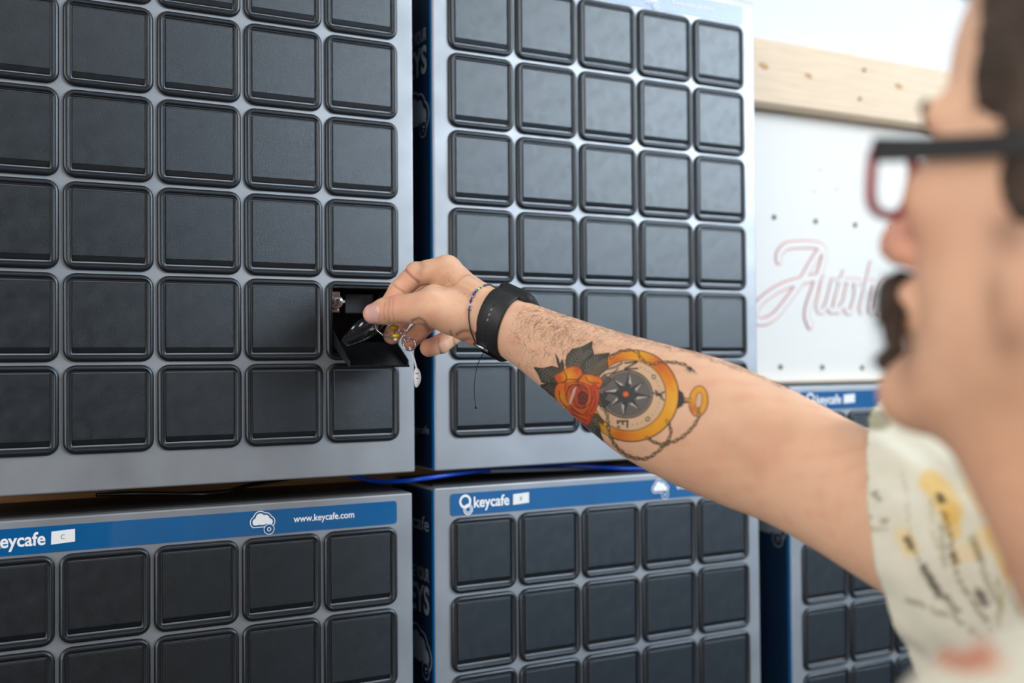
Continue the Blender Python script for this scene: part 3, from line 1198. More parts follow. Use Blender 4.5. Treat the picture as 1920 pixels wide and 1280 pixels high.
FACE_RED = lin((205, 128, 112)); STUB = lin((120, 84, 66))
for cc_, rr_, aa in (((18, 8, -46), (22, 14, 18), 0.65), ((-6, 38, -36), (30, 30, 20), 0.4), ((-60, 60, -60), (40, 40, 40), 0.12)):
    g = aa * blob(q3, cc_, rr_)[:, None]; c3 = c3 * (1 - g) + FACE_RED * g
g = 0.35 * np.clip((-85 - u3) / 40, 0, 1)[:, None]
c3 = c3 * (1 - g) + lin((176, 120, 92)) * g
g = 0.5 * (blob(q3, (14, 0, -75), (9, 22, 9)))[:, None]
c3 = c3 * (1 - g) + lin((190, 105, 95)) * g

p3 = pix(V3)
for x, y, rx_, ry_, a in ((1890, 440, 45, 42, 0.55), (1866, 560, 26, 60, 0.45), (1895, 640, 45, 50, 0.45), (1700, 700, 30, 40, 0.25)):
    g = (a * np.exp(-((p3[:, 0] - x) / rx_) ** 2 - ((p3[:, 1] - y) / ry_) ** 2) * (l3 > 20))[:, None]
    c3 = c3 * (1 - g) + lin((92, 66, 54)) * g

person = empty('person', tuple(to_world(np.array((300, -1540, 440)))))
person.location.z = 0.0
tag(person, 'person with glasses and moustache in a floral cream shirt, tattooed arm reaching out', 'person')
PINV = Matrix.Translation(person.location).inverted()


def PP(o):
    o.parent = person
    o.matrix_parent_inverse = PINV
    return o


M['skin'] = mat('skin', (0.8, 0.6, 0.5, 1), 0.5, 0, 0.30, 520, 0.03, 60, attr='col', sss=0.12, spec=0.4, bump_dist=0.0006)
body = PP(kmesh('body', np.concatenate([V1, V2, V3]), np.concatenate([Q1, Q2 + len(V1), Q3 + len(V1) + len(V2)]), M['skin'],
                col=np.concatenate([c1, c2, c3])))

# thumb nail
def patch(name, fpx, nu, nv, off, mt, parent=None, f=arm_f, col=None):
    u, v = np.meshgrid(np.linspace(-1, 1, nu), np.linspace(-1, 1, nv), indexing='ij')
    X, Y, O = fpx(u.ravel(), v.ravel())
    P, ok = trace(X, Y, f=f)
    n = grad(f, P)
    P = P + n * (off * O)[:, None]
    i = np.arange(nu * nv).reshape(nu, nv)
    Q = np.stack([i[:-1, :-1], i[1:, :-1], i[1:, 1:], i[:-1, 1:]], -1).reshape(-1, 4)
    return kmesh(name, P, Q, mt, parent, col=col)


def nail_px(u, v):
    # squircle to a nail with a straight cuticle on the right
    x = 697.5 + 13.5 * u * (1 - 0.18 * v * v * (u < 0))
    y = 588 + (17.5 - 5.0 * np.clip(-u, 0, 1) ** 2) * v + 1.5 * u
    edge = 1 - np.maximum(np.abs(u), np.abs(v)) ** 6
    return x, y, np.clip(edge, 0.0, 1) * 1.0 + 0.25


M['nail'] = mat('fingernail', srgb(226, 176, 166), 0.28, 0, 0.02, 300, 0.03, spec=0.6, sss=0.1)
nail = patch('fingernail', nail_px, 22, 22, 0.55, M['nail'], None)
PP(nail)


# ------------------------------------------------------------------ tattoo, drawn as ink on the forearm
ZX, ZY, ZK = 960.0, 580.0, 4.2667
TS = 0.5                                    # canvas pixels per drawing unit
CW, CH = 800, 560
OX, OY = 150.0, 230.0
yy, xx = np.mgrid[0:CH, 0:CW]
xx = xx / TS + OX; yy = yy / TS + OY
INK = np.zeros((CH, CW, 3)); INA = np.zeros((CH, CW))


def lay(mask, c, a=1.0):
    global INK, INA
    m = np.clip(mask, 0, 1) * a
    c = lin(c)
    na = m + INA * (1 - m)
    INK[:] = np.where(na[..., None] > 1e-6, (c * m[..., None] + INK * (INA * (1 - m))[..., None]) / np.maximum(na, 1e-6)[..., None], INK)
    INA[:] = na


def win(pts, pad):
    p = np.array(pts)
    x0, y0 = p.min(0) - pad; x1, y1 = p.max(0) + pad
    a, b = int(max(0, (y0 - OY) * TS)), int(min(CH, (y1 - OY) * TS + 2))
    c, d = int(max(0, (x0 - OX) * TS)), int(min(CW, (x1 - OX) * TS + 2))
    return slice(a, max(b, a)), slice(c, max(d, c))


def stroke(pts, wd, c, a=0.9, curve=True, taper=False):
    if curve and len(pts) > 2: pts = catmull([(p[0], p[1]) for p in pts], 6)
    s = win(pts, wd + 6)
    X, Y = xx[s], yy[s]
    if X.size == 0: return
    m = np.zeros(X.shape)
    n = len(pts) - 1
    for i, (p, q) in enumerate(zip(pts, pts[1:])):
        dx, dy = q[0] - p[0], q[1] - p[1]
        L2 = dx * dx + dy * dy + 1e-9
        t = np.clip(((X - p[0]) * dx + (Y - p[1]) * dy) / L2, 0, 1)
        d = np.hypot(X - p[0] - t * dx, Y - p[1] - t * dy)
        w2 = wd / 2 * ((1 - (i + t) / n) if taper else 1)
        m = np.maximum(m, np.clip((w2 - d) / 2.4 + 0.5, 0, 1))
    full = np.zeros(xx.shape); full[s] = m
    lay(full, c, a)


def inpoly(X, Y, pts):
    ins = np.zeros(X.shape, bool)
    n = len(pts)
    for i in range(n):
        x1, y1 = pts[i][:2]; x2, y2 = pts[(i + 1) % n][:2]
        if y1 == y2: continue
        c = ((y1 > Y) != (y2 > Y)) & (X < (x2 - x1) * (Y - y1) / (y2 - y1) + x1)
        ins ^= c
    return ins


def fill(pts, c, a=0.92, edge=None, ew=6, curve=False):
    if curve: pts = [tuple(p) for p in catmull(pts, 5, True)]
    s = win(pts, 8)
    full = np.zeros(xx.shape)
    full[s] = inpoly(xx[s], yy[s], pts)
    lay(full, c, a)
    if edge is not None:
        stroke(list(pts) + [pts[0]], ew, edge, 0.9, curve=False)


def ell(cx, cy, rx, ry, rot=0.0, n=48, a0=0, a1=2 * math.pi):
    c, s = math.cos(rot), math.sin(rot)
    return [(cx + rx * math.cos(t) * c - ry * math.sin(t) * s, cy + rx * math.cos(t) * s + ry * math.sin(t) * c) for t in np.linspace(a0, a1, n)]


BLK, OUT, LEAF, LEAFL = (46, 44, 44), (82, 50, 46), (74, 76, 70), (150, 142, 128)
YEL, ORA, REDT, DKR = (238, 168, 44), (226, 112, 46), (196, 74, 44), (130, 50, 44)
CRM = (214, 188, 168)


def links(path, n, rx, ry, c1_=(72, 66, 52), c2_=(170, 150, 110)):
    P = catmull(path, 10)
    P = np.array([(p[0], p[1]) for p in P])
    L = np.concatenate([[0], np.cumsum(np.linalg.norm(np.diff(P, axis=0), axis=1))])
    for i in range(n):
        s = L[-1] * (i + 0.5) / n
        x, y = np.interp(s, L, P[:, 0]), np.interp(s, L, P[:, 1])
        x2, y2 = np.interp(s + 3, L, P[:, 0]), np.interp(s + 3, L, P[:, 1])
        an = math.atan2(y2 - y, x2 - x)
        e = ell(x, y, rx, ry * (1 if i % 2 == 0 else 0.6), an + (0.25 if i % 2 else -0.1), 16)
        fill(e, c2_, 0.35)
        stroke(e + [e[0]], 7, c1_, 0.85, curve=False)


# golden case ring
go = ell(958, 690, 376, 364, -0.1, 90); gi = ell(942, 688, 290, 280, -0.1, 90)
fill(go, YEL, 0.95)
ringm = inpoly(xx, yy, go) & ~inpoly(xx, yy, gi)
for cx, cy, rr, cc_, aa in ((830, 420, 110, REDT, 0.75), (1190, 440, 110, REDT, 0.8), (1290, 520, 60, ORA, 0.6), (860, 1010, 90, REDT, 0.7), (1010, 1040, 120, ORA, 0.35), (1330, 760, 60, (246, 190, 60), 0.5), (1230, 600, 50, ORA, 0.5)):
    lay(np.exp(-((xx - cx) ** 2 + (yy - cy) ** 2) / rr**2) * ringm, cc_, aa)
for pts in ([(1210, 470), (1260, 560), (1290, 660)], [(820, 1000), (900, 1012), (1000, 1000)], [(860, 1030), (940, 1034)], [(880, 395), (960, 372), (1040, 380)]):
    stroke(pts, 8, ORA, 0.6)
fill(gi, CRM, 0.72)
stroke(go + [go[0]], 10, OUT, 0.9, curve=False)
stroke(gi + [gi[0]], 7, OUT, 0.9, curve=False)
# dial
di = ell(918, 678, 208, 190, 0.05, 70)
fill(di, (104, 98, 94), 0.85, BLK, 9)
fill(ell(918, 678, 186, 168, 0.05, 60), (92, 92, 92), 0.8, (60, 58, 56), 4)
for i, a in enumerate(np.linspace(0, 2 * math.pi, 9)[:-1]):
    a += 0.12
    L, wd = (196, 44) if i % 2 == 0 else (168, 40)
    t_ = (918 + L * math.cos(a), 678 + L * 0.92 * math.sin(a))
    b1 = (918 + wd * math.cos(a + 0.62), 678 + wd * math.sin(a + 0.62)); b2 = (918 + wd * math.cos(a - 0.62), 678 + wd * math.sin(a - 0.62))
    fill([t_, b1, (918, 678), b2], (52, 54, 56), 0.95, BLK, 5)
    m1 = (918 + wd * 2.0 * math.cos(a + 0.10), 678 + wd * 2.0 * math.sin(a + 0.10))
    m2 = (918 + wd * 2.0 * math.cos(a + 0.36), 678 + wd * 2.0 * math.sin(a + 0.36))
    fill([(918 + L * 0.93 * math.cos(a), 678 + L * 0.86 * math.sin(a)), m1, m2], (206, 190, 176), 0.9)
fill(ell(915, 680, 74, 66, 0, 30), (60, 64, 66), 0.9)
fill(ell(912, 678, 24, 22, 0, 20), ORA, 0.95, DKR, 4)
# ring marks and letters
for a in np.linspace(-1.2, 1.9, 22):
    x, y = 940 + 248 * math.cos(a), 686 + 236 * math.sin(a)
    fill(ell(x, y, 5, 5, 0, 8), BLK, 0.8)
for a in (-0.66, 0.93):
    x, y = 940 + 248 * math.cos(a), 686 + 236 * math.sin(a)
    stroke(ell(x, y, 14, 16, 0, 16), 8, BLK, 0.9, curve=False)
for pts in ([(848, 892), (928, 892)], [(848, 892), (848, 908)], [(888, 892), (888, 915)], [(928, 892), (924, 940)], [(848, 936), (862, 940)],
            [(905, 430), (1000, 420)], [(1000, 424), (905, 476)], [(905, 478), (1004, 474)], [(1160, 690), (1220, 660)], [(1150, 650), (1215, 725)], [(1130, 668), (1200, 690)]):
    stroke(pts, 15, BLK, 0.9, curve=False)
# fob hinge and golden link
fill([(1335, 640), (1372, 670), (1378, 700), (1420, 718), (1420, 748), (1376, 752), (1362, 776), (1322, 796)], (52, 46, 50), 0.92)
lo_, li_ = ell(1492, 734, 76, 122, 0.10, 40), ell(1496, 730, 26, 66, 0.12, 30)
fill(lo_, YEL, 0.9); lay(np.exp(-((xx - 1440) ** 2 + (yy - 800) ** 2) / 50**2) * inpoly(xx, yy, lo_), REDT, 0.7)
fill(li_, (224, 180, 150), 0.95)
stroke(lo_ + [lo_[0]], 9, (120, 50, 62), 0.9, curve=False); stroke(li_ + [li_[0]], 7, (120, 50, 62), 0.9, curve=False)
stroke([(1390, 722), (1440, 728), (1470, 742)], 22, (222, 150, 60), 0.9); stroke([(1390, 710), (1440, 716)], 6, OUT, 0.9); stroke([(1390, 738), (1440, 746)], 6, OUT, 0.9)
# chains
links([(770, 930), (792, 1020), (850, 1110), (950, 1176), (1070, 1190), (1160, 1140), (1240, 1072), (1330, 1040), (1420, 970), (1490, 870), (1492, 790)], 30, 27, 13)
links([(1080, 1020), (1130, 1055), (1190, 1075), (1250, 1075)], 6, 25, 12)
links([(1240, 885), (1270, 950), (1262, 1020), (1225, 1070)], 6, 25, 12)
links([(790, 390), (850, 345), (930, 328), (1000, 344), (1040, 400), (1110, 440), (1200, 425), (1290, 425), (1370, 440), (1410, 462)], 20, 25, 11, (70, 58, 46), (190, 150, 100))
links([(720, 780), (760, 830), (770, 900), (775, 960)], 7, 24, 12)
for e in ((1370, 500), (1395, 525), (1425, 530), (1460, 520), (1492, 535), (1380, 470)):
    stroke([(1425, 465), ((1425 + e[0]) / 2 + 6, (470 + e[1]) / 2), e], 16, (60, 62, 58), 0.8, taper=True)


# leaves
def leaf(pts, mid, c=LEAF):
    fill(pts, c, 0.92, (44, 42, 40), 7)
    stroke(mid, 6, (40, 40, 38), 0.9)
    P = catmull(mid, 4)
    for i in range(1, len(P) - 1):
        d = unit(np.array(P[i + 1]) - np.array(P[i - 1])); nrm = np.array((-d[1], d[0]))
        for sgn in (1, -1):
            e = np.array(P[i]) + sgn * nrm * 46 + d * 26
            m = [tuple(P[i]), tuple((np.array(P[i]) + e) / 2 + d * 3), tuple(e)]
            full_in = inpoly(np.array([[e[0]]]), np.array([[e[1]]]), pts)[0, 0]
            if full_in: stroke(m, 5, LEAFL, 0.55)


leaf([(428, 440), (440, 370), (480, 320), (560, 300), (642, 258), (640, 310), (655, 355), (600, 400), (560, 470), (520, 500), (450, 500)], [(470, 470), (530, 390), (590, 330), (640, 265)])
leaf([(560, 460), (600, 400), (660, 365), (780, 348), (765, 400), (770, 470), (700, 530), (620, 520), (560, 510)], [(570, 490), (640, 440), (720, 395), (775, 355)])
leaf([(178, 462), (250, 470), (320, 452), (380, 470), (440, 520), (400, 600), (300, 590), (240, 580), (215, 520)], [(185, 468), (270, 520), (360, 560), (430, 570)])
leaf([(232, 600), (330, 585), (400, 620), (360, 740), (300, 700), (220, 650)], [(232, 610), (300, 650), (360, 720)], (58, 58, 56))
fill([(348, 352), (375, 400), (384, 440), (400, 395), (420, 440), (420, 500), (390, 500), (362, 430)], (66, 64, 60), 0.92, BLK, 4)
leaf([(590, 850), (680, 830), (740, 900), (700, 960), (735, 1062), (660, 1010), (580, 940), (560, 900)], [(620, 870), (670, 940), (725, 1050)], (60, 66, 58))
fill([(690, 890), (760, 940), (790, 1020), (720, 980)], (196, 150, 60), 0.8, BLK, 5)
fill([(700, 640), (760, 600), (800, 560), (740, 520), (700, 560), (650, 600)], (80, 78, 72), 0.9, BLK, 6)
fill([(700, 680), (780, 660), (740, 720), (790, 740), (740, 790), (690, 760)], (56, 58, 56), 0.9, BLK, 6)
stroke([(760, 480), (830, 460), (880, 430)], 20, (90, 84, 74), 0.8); stroke([(750, 520), (820, 500), (850, 470)], 12, BLK, 0.8)
# rose
RO = [
    ([(400, 500), (440, 470), (500, 455), (555, 480), (560, 530), (520, 570), (440, 590), (390, 600), (350, 560), (350, 525)], ORA),
    ([(530, 560), (580, 520), (660, 530), (722, 560), (720, 600), (680, 640), (600, 610), (540, 600)], ORA),
    ([(350, 620), (390, 580), (430, 600), (430, 700), (470, 770), (440, 780), (380, 750), (345, 690)], ORA),
    ([(660, 600), (700, 650), (695, 740), (660, 830), (640, 860), (600, 830), (620, 740), (610, 660)], REDT),
    ([(430, 780), (500, 770), (560, 820), (640, 850), (610, 925), (560, 900), (500, 870), (440, 830)], REDT),
    ([(430, 600), (520, 580), (620, 610), (640, 700), (620, 790), (560, 830), (480, 780), (440, 700)], (206, 96, 52)),
    ([(480, 640), (560, 600), (610, 650), (600, 740), (560, 790), (500, 740)], (176, 80, 60)),
    ([(530, 680), (570, 655), (605, 690), (590, 740), (550, 750)], (112, 62, 58))]
for pts, c in RO:
    fill(pts, c, 0.94, DKR, 8, curve=True)
for cx, cy, r, c, a in ((460, 530, 50, YEL, 0.8), (400, 700, 40, YEL, 0.6), (620, 560, 36, YEL, 0.5), (420, 760, 40, (236, 150, 50), 0.6), (520, 480, 26, REDT, 0.8), (380, 545, 26, REDT, 0.7), (640, 620, 40, REDT, 0.5), (560, 850, 40, ORA, 0.6)):
    lay(np.exp(-((xx - cx) ** 2 + (yy - cy) ** 2) / r**2) * (INA > 0.6), c, a)
fill([(490, 640), (520, 610), (500, 690), (470, 760), (455, 750)], (226, 184, 166), 0.85)
for pts in ([(400, 590), (450, 560), (520, 560), (560, 540)], [(450, 620), (520, 600), (600, 640)], [(440, 690), (450, 640), (490, 600)], [(530, 700), (560, 660), (600, 680), (605, 730), (570, 760), (530, 740)],
            [(500, 770), (560, 790), (620, 760), (650, 700)], [(380, 650), (390, 720), (440, 780)], [(450, 830), (520, 850), (600, 890)], [(540, 560), (530, 600), (560, 650)], [(660, 650), (670, 740), (630, 820)],
            [(480, 790), (540, 830), (600, 850)], [(545, 720), (570, 700), (590, 720)], [(420, 500), (440, 540), (430, 580)], [(590, 540), (620, 580), (700, 590)]):
    stroke(pts, 8, (96, 42, 36), 0.85)

NU, NV = 400, 290
gx, gy = np.meshgrid(np.linspace(165, 1600, NU), np.linspace(245, 1225, NV), indexing='ij')
cx_ = np.clip((gx - OX) * TS, 0, CW - 2); cy_ = np.clip((gy - OY) * TS, 0, CH - 2)
ix, iy = cx_.astype(int), cy_.astype(int); fx, fy = (cx_ - ix)[..., None], (cy_ - iy)[..., None]
pre = np.concatenate([INK * INA[..., None], INA[..., None]], -1)
smp = (pre[iy, ix] * (1 - fx) * (1 - fy) + pre[iy, ix + 1] * fx * (1 - fy) + pre[iy + 1, ix] * (1 - fx) * fy + pre[iy + 1, ix + 1] * fx * fy)
al = smp[..., 3]; colr = smp[..., :3] / np.maximum(al, 1e-4)[..., None]
TP, ok = trace(ZX + gx.ravel() / ZK, ZY + gy.ravel() / ZK, z0=700)
nn = grad(arm_f, TP)
vis = ok & (nn[:, 2] < -0.12)
_, _, dsp = relief(TP, arm_f)
TP = TP + nn * (0.42 + dsp[:, None])
i = np.arange(NU * NV).reshape(NU, NV)
TQ = np.stack([i[:-1, :-1], i[1:, :-1], i[1:, 1:], i[:-1, 1:]], -1).reshape(-1, 4)
good = vis & (al.ravel() > 0.02)
tv, tq = keep(np.concatenate([TP, colr.reshape(-1, 3), al.reshape(-1, 1)], 1), TQ, good)
m = mat('tattoo_ink', (0.5, 0.5, 0.5, 1), 0.55, 0, 0.2, 500, 0.05, 90, attr='col', spec=0.35, bump_dist=0.0006)
nt = m.node_tree
at = nt.nodes.new('ShaderNodeAttribute'); at.attribute_name = 'ink'
mu = nt.nodes.new('ShaderNodeMath'); mu.operation = 'MULTIPLY'; mu.inputs[1].default_value = 0.92
nt.links.new(at.outputs['Fac'], mu.inputs[0]); nt.links.new(mu.outputs[0], nt.nodes['Principled BSDF'].inputs['Alpha'])
tat = PP(kmesh('tattoo', tv[:, :3], tq, m, col=tv[:, 3:6], alpha=tv[:, 6], flip=True))
tat['label'] = 'coloured tattoo of a rose, compass and chain on the inner forearm'


# ------------------------------------------------------------------ arm hair
def strands(roots, dirs, norms, length, r0, curl, segs=6, seed=1):
    rg = np.random.default_rng(seed)
    n = len(roots)
    P = roots.copy(); D = dirs.copy()
    pts = [P - norms * 0.3]
    L = length * rg.uniform(0.6, 1.3, n) / segs
    cv = rg.normal(0, curl, n)
    for s in range(segs):
        side = np.cross(D, norms)
        D = D + side * cv[:, None] + norms * (0.10 - 0.10 * s) * 1.0
        D /= np.linalg.norm(D, axis=1, keepdims=True)
        P = P + D * L[:, None]
        pts.append(P.copy())
    A = np.stack(pts, 1)                         # n, segs+1, 3
    side = np.cross(dirs, norms); side /= np.linalg.norm(side, axis=1, keepdims=True) + 1e-9
    V, Q = [], []
    for j, (ca, sa) in enumerate(((1, 0), (-0.5, 0.87), (-0.5, -0.87))):
        rr = r0 * np.linspace(1, 0.25, segs + 1)[None, :, None]
        V.append(A + (side[:, None] * ca + norms[:, None] * sa) * rr)
    V = np.stack(V, 2).reshape(-1, 3)
    idx = np.arange(n * (segs + 1) * 3).reshape(n, segs + 1, 3)
    for j in range(3):
        a, b = idx[:, :-1, j], idx[:, :-1, (j + 1) % 3]
        c, d = idx[:, 1:, (j + 1) % 3], idx[:, 1:, j]
        Q.append(np.stack([a, b, c, d], -1).reshape(-1, 4))
    return V, np.concatenate(Q)


rg = np.random.default_rng(5)
hx, hy = [], []
for (x, y, sx_, sy_, n) in ((1010, 610, 40, 30, 480), (1060, 640, 45, 34, 400), (1120, 640, 40, 20, 110), (1200, 655, 60, 14, 80), (990, 680, 25, 22, 80), (840, 540, 26, 16, 36), (880, 560, 18, 18, 22)):
    hx.append(rg.normal(x, sx_, n)); hy.append(rg.normal(y, sy_, n))
# along the upper outline
xs_ = rg.uniform(1010, 1470, 520)
top = np.interp(xs_, [960, 1010, 1060, 1100, 1160, 1225, 1300, 1380, 1440, 1520], [548, 566, 586, 600, 620, 636, 654, 682, 705, 742])
hx.append(xs_); hy.append(top + rg.uniform(1.5, 10, len(xs_)))
hx = np.concatenate(hx); hy = np.concatenate(hy)
HP_, ok = trace(hx, hy, z0=700)
hn = grad(arm_f, HP_)
tH = (HP_ - A0) @ ADIR
ok &= ((tH > 42) | (tH < 5))
HP_, hn = HP_[ok], hn[ok]
base = np.where(((HP_ - A0) @ ADIR > 42)[:, None], E1 * 0.75 + ADIR * 0.35, E1 * 0.5 + ADIR * 0.4)
hd_ = base + rg.normal(0, 0.42, (len(HP_), 3)); hd_ -= hn * (hd_ * hn).sum(1, keepdims=True); hd_ /= np.linalg.norm(hd_, axis=1, keepdims=True)
sv, sq = strands(HP_, hd_, hn, 10.5, 0.07, 0.36, seed=4)
M['hair'] = mat('brown_hair', srgb(80, 56, 40), 0.5, 0, 0.02, 300, 0.2)
ah = PP(kmesh('arm_hair', sv, sq, M['hair']))
ah['kind'] = 'stuff'

# ------------------------------------------------------------------ watch
def ringpt(t, phi, off):
    tc = np.clip(t, tt[0], tt[-1])
    c = A0 + ADIR * t + E1 * np.interp(tc, tt, C1) + E2 * np.interp(tc, tt, C2)
    ra, rb = np.interp(tc, tt, R1) + off, np.interp(tc, tt, R2) + off
    return c + E1 * (ra * math.cos(phi)) + E2 * (rb * math.sin(phi))


TW = 21.0
sgn = 1 if E2[2] < 0 else -1          # phi direction that faces the viewer
watch = empty('wristwatch', tuple(to_world(ringpt(TW, 0, 0))))
tag(watch, 'black wristwatch with a perforated rubber strap on the reaching wrist', 'watch')


def PW(o, root):
    o.parent = root
    o.matrix_parent_inverse = Matrix.Translation(root.location).inverted()
    return o


M['rubber'] = mat('black_rubber', srgb(30, 31, 33), 0.5, 0, 0.1, 900, 0.1)


def band(t0, half, a0, a1, n, thick=2.3, lift=0.4):
    V, Q = [], []
    prof = [(-half, lift), (-half, lift + thick * 0.7), (-half + 0.7, lift + thick), (0, lift + thick + 0.1), (half - 0.7, lift + thick), (half, lift + thick * 0.7), (half, lift)]
    for i in range(n + 1):
        ph = a0 + (a1 - a0) * i / n
        for w_, o_ in prof:
            V.append(ringpt(t0 + w_, ph, o_))
    m_ = len(prof)
    for i in range(n):
        for j in range(m_ - 1):
            Q.append((i * m_ + j, i * m_ + j + 1, (i + 1) * m_ + j + 1, (i + 1) * m_ + j))
        Q.append((i * m_ + m_ - 1, i * m_, (i + 1) * m_, (i + 1) * m_ + m_ - 1))
    return np.array(V), np.array(Q)


bv, bq = band(TW, 11.5, 0, 2 * math.pi, 96)
strap = PW(kmesh('strap', bv, bq, M['rubber'], flip=sgn > 0), watch)


def disc_on(t, phi, off, r, name, mt, root, depth=0.5, n=14):
    c = ringpt(t, phi, off)
    nx = unit(ringpt(t, phi, off + 1) - ringpt(t, phi, off))
    u_ = unit(ADIR - nx * (ADIR @ nx)); v_ = np.cross(nx, u_)
    V = [c + (u_ * math.cos(a) + v_ * math.sin(a)) * r for a in np.linspace(0, 2 * math.pi, n + 1)[:-1]]
    V += [p - nx * depth for p in V]
    bmm = bmesh.new()
    vs = [bmm.verts.new(to_world(p)) for p in V]
    bmm.faces.new(vs[:n]); bmm.faces.new(vs[n:][::-1])
    for i in range(n): bmm.faces.new((vs[i], vs[n + i], vs[n + (i + 1) % n], vs[(i + 1) % n]))
    bmesh.ops.recalc_face_normals(bmm, faces=bmm.faces)
    return PW(obj(name, bmm, mt), root)


# holes down the strap on the side we see
for i in range(9):
    ph = sgn * (0.72 + 0.165 * i)
    disc_on(TW - 0.5, ph, 2.95, 1.05, 'strap_hole', M['black'] if i not in (1, 2, 3) else M['grey_print'], watch)
# clasp bar
ph = sgn * 2.2
a_, b_ = ringpt(TW - 13.5, ph, 3.6), ringpt(TW + 2.0, ph + sgn * 0.05, 3.8)
bmm = bmesh.new(); tube(bmm, [to_world(a_), to_world(b_)], 0.0016, 12)
PW(obj('clasp_bar', bmm, M['chrome'], smooth=True), watch)
bv, bq = band(TW + 1.0, 9.0, sgn * 2.45, sgn * 3.3, 24, 1.8, 2.8)
PW(kmesh('clasp', bv, bq, M['black'], flip=sgn > 0), watch)
# case on the back of the wrist
phc = -sgn * 0.85
cc_ = ringpt(TW + 3, phc, 3.0)
nx = unit(ringpt(TW, phc, 8) - ringpt(TW, phc, 2)); u_ = unit(ADIR - nx * (ADIR @ nx)); v_ = np.cross(nx, u_)


def case_mesh(name, hu, hv, r, h0, h1, mt, dome=0.0):
    prof = [(0.93, h0), (1.0, h0 + (h1 - h0) * 0.3), (1.0, h0 + (h1 - h0) * 0.7), (0.93, h1), (0.6, h1 + dome), (0.0, h1 + dome * 1.2)]
    bmm = bmesh.new(); rings = []
    for s, hh_ in prof[:-1]:
        rings.append([bmm.verts.new(to_world(cc_ + u_ * x * s + v_ * y * s + nx * hh_)) for x, y in rrect(0, 0, hu, hv, r)])
    n = len(rings[0])
    for a, b in zip(rings, rings[1:]):
        for i in range(n): bmm.faces.new((a[i], a[(i + 1) % n], b[(i + 1) % n], b[i]))
    bmm.faces.new(rings[0][::-1]); bmm.faces.new(rings[-1])
    bmesh.ops.recalc_face_normals(bmm, faces=bmm.faces)
    return PW(obj(name, bmm, mt, smooth=True), watch)


case_mesh('case', 19, 17, 8, -6, 3.5, M['black'])
M['glass'] = mat('dark_glass', srgb(8, 9, 11), 0.08, 0, 0.02, 300, 0.02, spec=0.6)
case_mesh('crystal', 17, 15, 7, 3.3, 4.6, M['glass'], 0.5)

# ------------------------------------------------------------------ cord bracelet with beads
fr = [(932, 533), (915, 535), (900, 541), (889, 551), (882, 568), (879, 590), (881, 612), (887, 630), (894, 643)]
P_, ok = trace([p[0] for p in fr], [p[1] for p in fr], z0=800)
g_ = grad(arm_f, P_)
loopf = [P_[i] + g_[i] * 0.9 for i in range(len(fr)) if ok[i]]
tA, tB = (loopf[0] - A0) @ ADIR, (loopf[-1] - A0) @ ADIR
def phi_of(p):
    t = (p - A0) @ ADIR
    return math.atan2((p - A0) @ E2 - np.interp(t, tt, C2), (p - A0) @ E1 - np.interp(t, tt, C1))
pa, pb = phi_of(loopf[0]), phi_of(loopf[-1])
back = []
if sgn > 0: pe = pa + 2 * math.pi
else: pe = pa - 2 * math.pi
for s in np.linspace(0, 1, 14)[1:-1]:
    back.append(ringpt(tB + (tA - tB) * s, pb + (pe - pb) * s, 1.2))
loop = catmull(loopf + back, 5, True)
br = empty('bracelet', tuple(to_world(loopf[5])))
tag(br, 'thin dark cord bracelet with small green and blue beads, beside the watch strap', 'bracelet')
bmm = bmesh.new(); tube(bmm, [to_world(p) for p in loop], 0.00055, 7, closed=True)
PW(obj('cord', bmm, mat('dark_cord', srgb(44, 40, 60), 0.7, 0, 0.1, 900, 0.2, 400), smooth=True), br)
bc = [srgb(60, 70, 140), srgb(150, 210, 150), srgb(170, 225, 150), srgb(90, 110, 170), srgb(70, 70, 140), srgb(140, 150, 190), srgb(60, 60, 110), srgb(190, 195, 215), srgb(70, 70, 130)]
for i in range(9):
    q = loop[2 + i * 2 if i < 8 else 18]
    bmm = bmesh.new()
    bmesh.ops.create_uvsphere(bmm, u_segments=10, v_segments=7, radius=0.0013, matrix=Matrix.Translation(to_world(q)))
    PW(obj('bead', bmm, mat('bead_%s' % 'abcdefghi'[i], bc[i], 0.3), smooth=True), br)
k0_ = loopf[-1]
tail = catmull([k0_, k(905, 652, 955), k(905, 664, 948), k(896, 682, 944), k(891, 705, 943), k(889, 730, 943), k(892, 764, 943)], 6)
bmm = bmesh.new(); tube(bmm, [to_world(p) for p in tail], 0.00038, 6)
PW(obj('loose_thread', bmm, M['cable_black'], smooth=True), br)
for p, r in ((tail[-1], 0.0012), (k0_, 0.0018)):
    bmm = bmesh.new(); bmesh.ops.create_icosphere(bmm, subdivisions=2, radius=r, matrix=Matrix.Translation(to_world(p)))
    PW(obj('knot', bmm, M['cable_black'], smooth=True), br)

# ------------------------------------------------------------------ car key, rings and tag
fob = empty('car_key', tuple(to_world(k(690, 612, 1000))))
tag(fob, 'black car key fob pinched between thumb and finger above the open bay door', 'car key')
fa, fb_ = k(722, 603, 974), k(638, 634, 1046)
ax = unit(fb_ - fa); fz = unit(np.array((-0.10, 0.62, -0.78)) - ax * (np.array((-0.10, 0.62, -0.78)) @ ax)); fy_ = np.cross(ax, fz)
Lf = np.linalg.norm(fb_ - fa)
cen = (fa + fb_) / 2


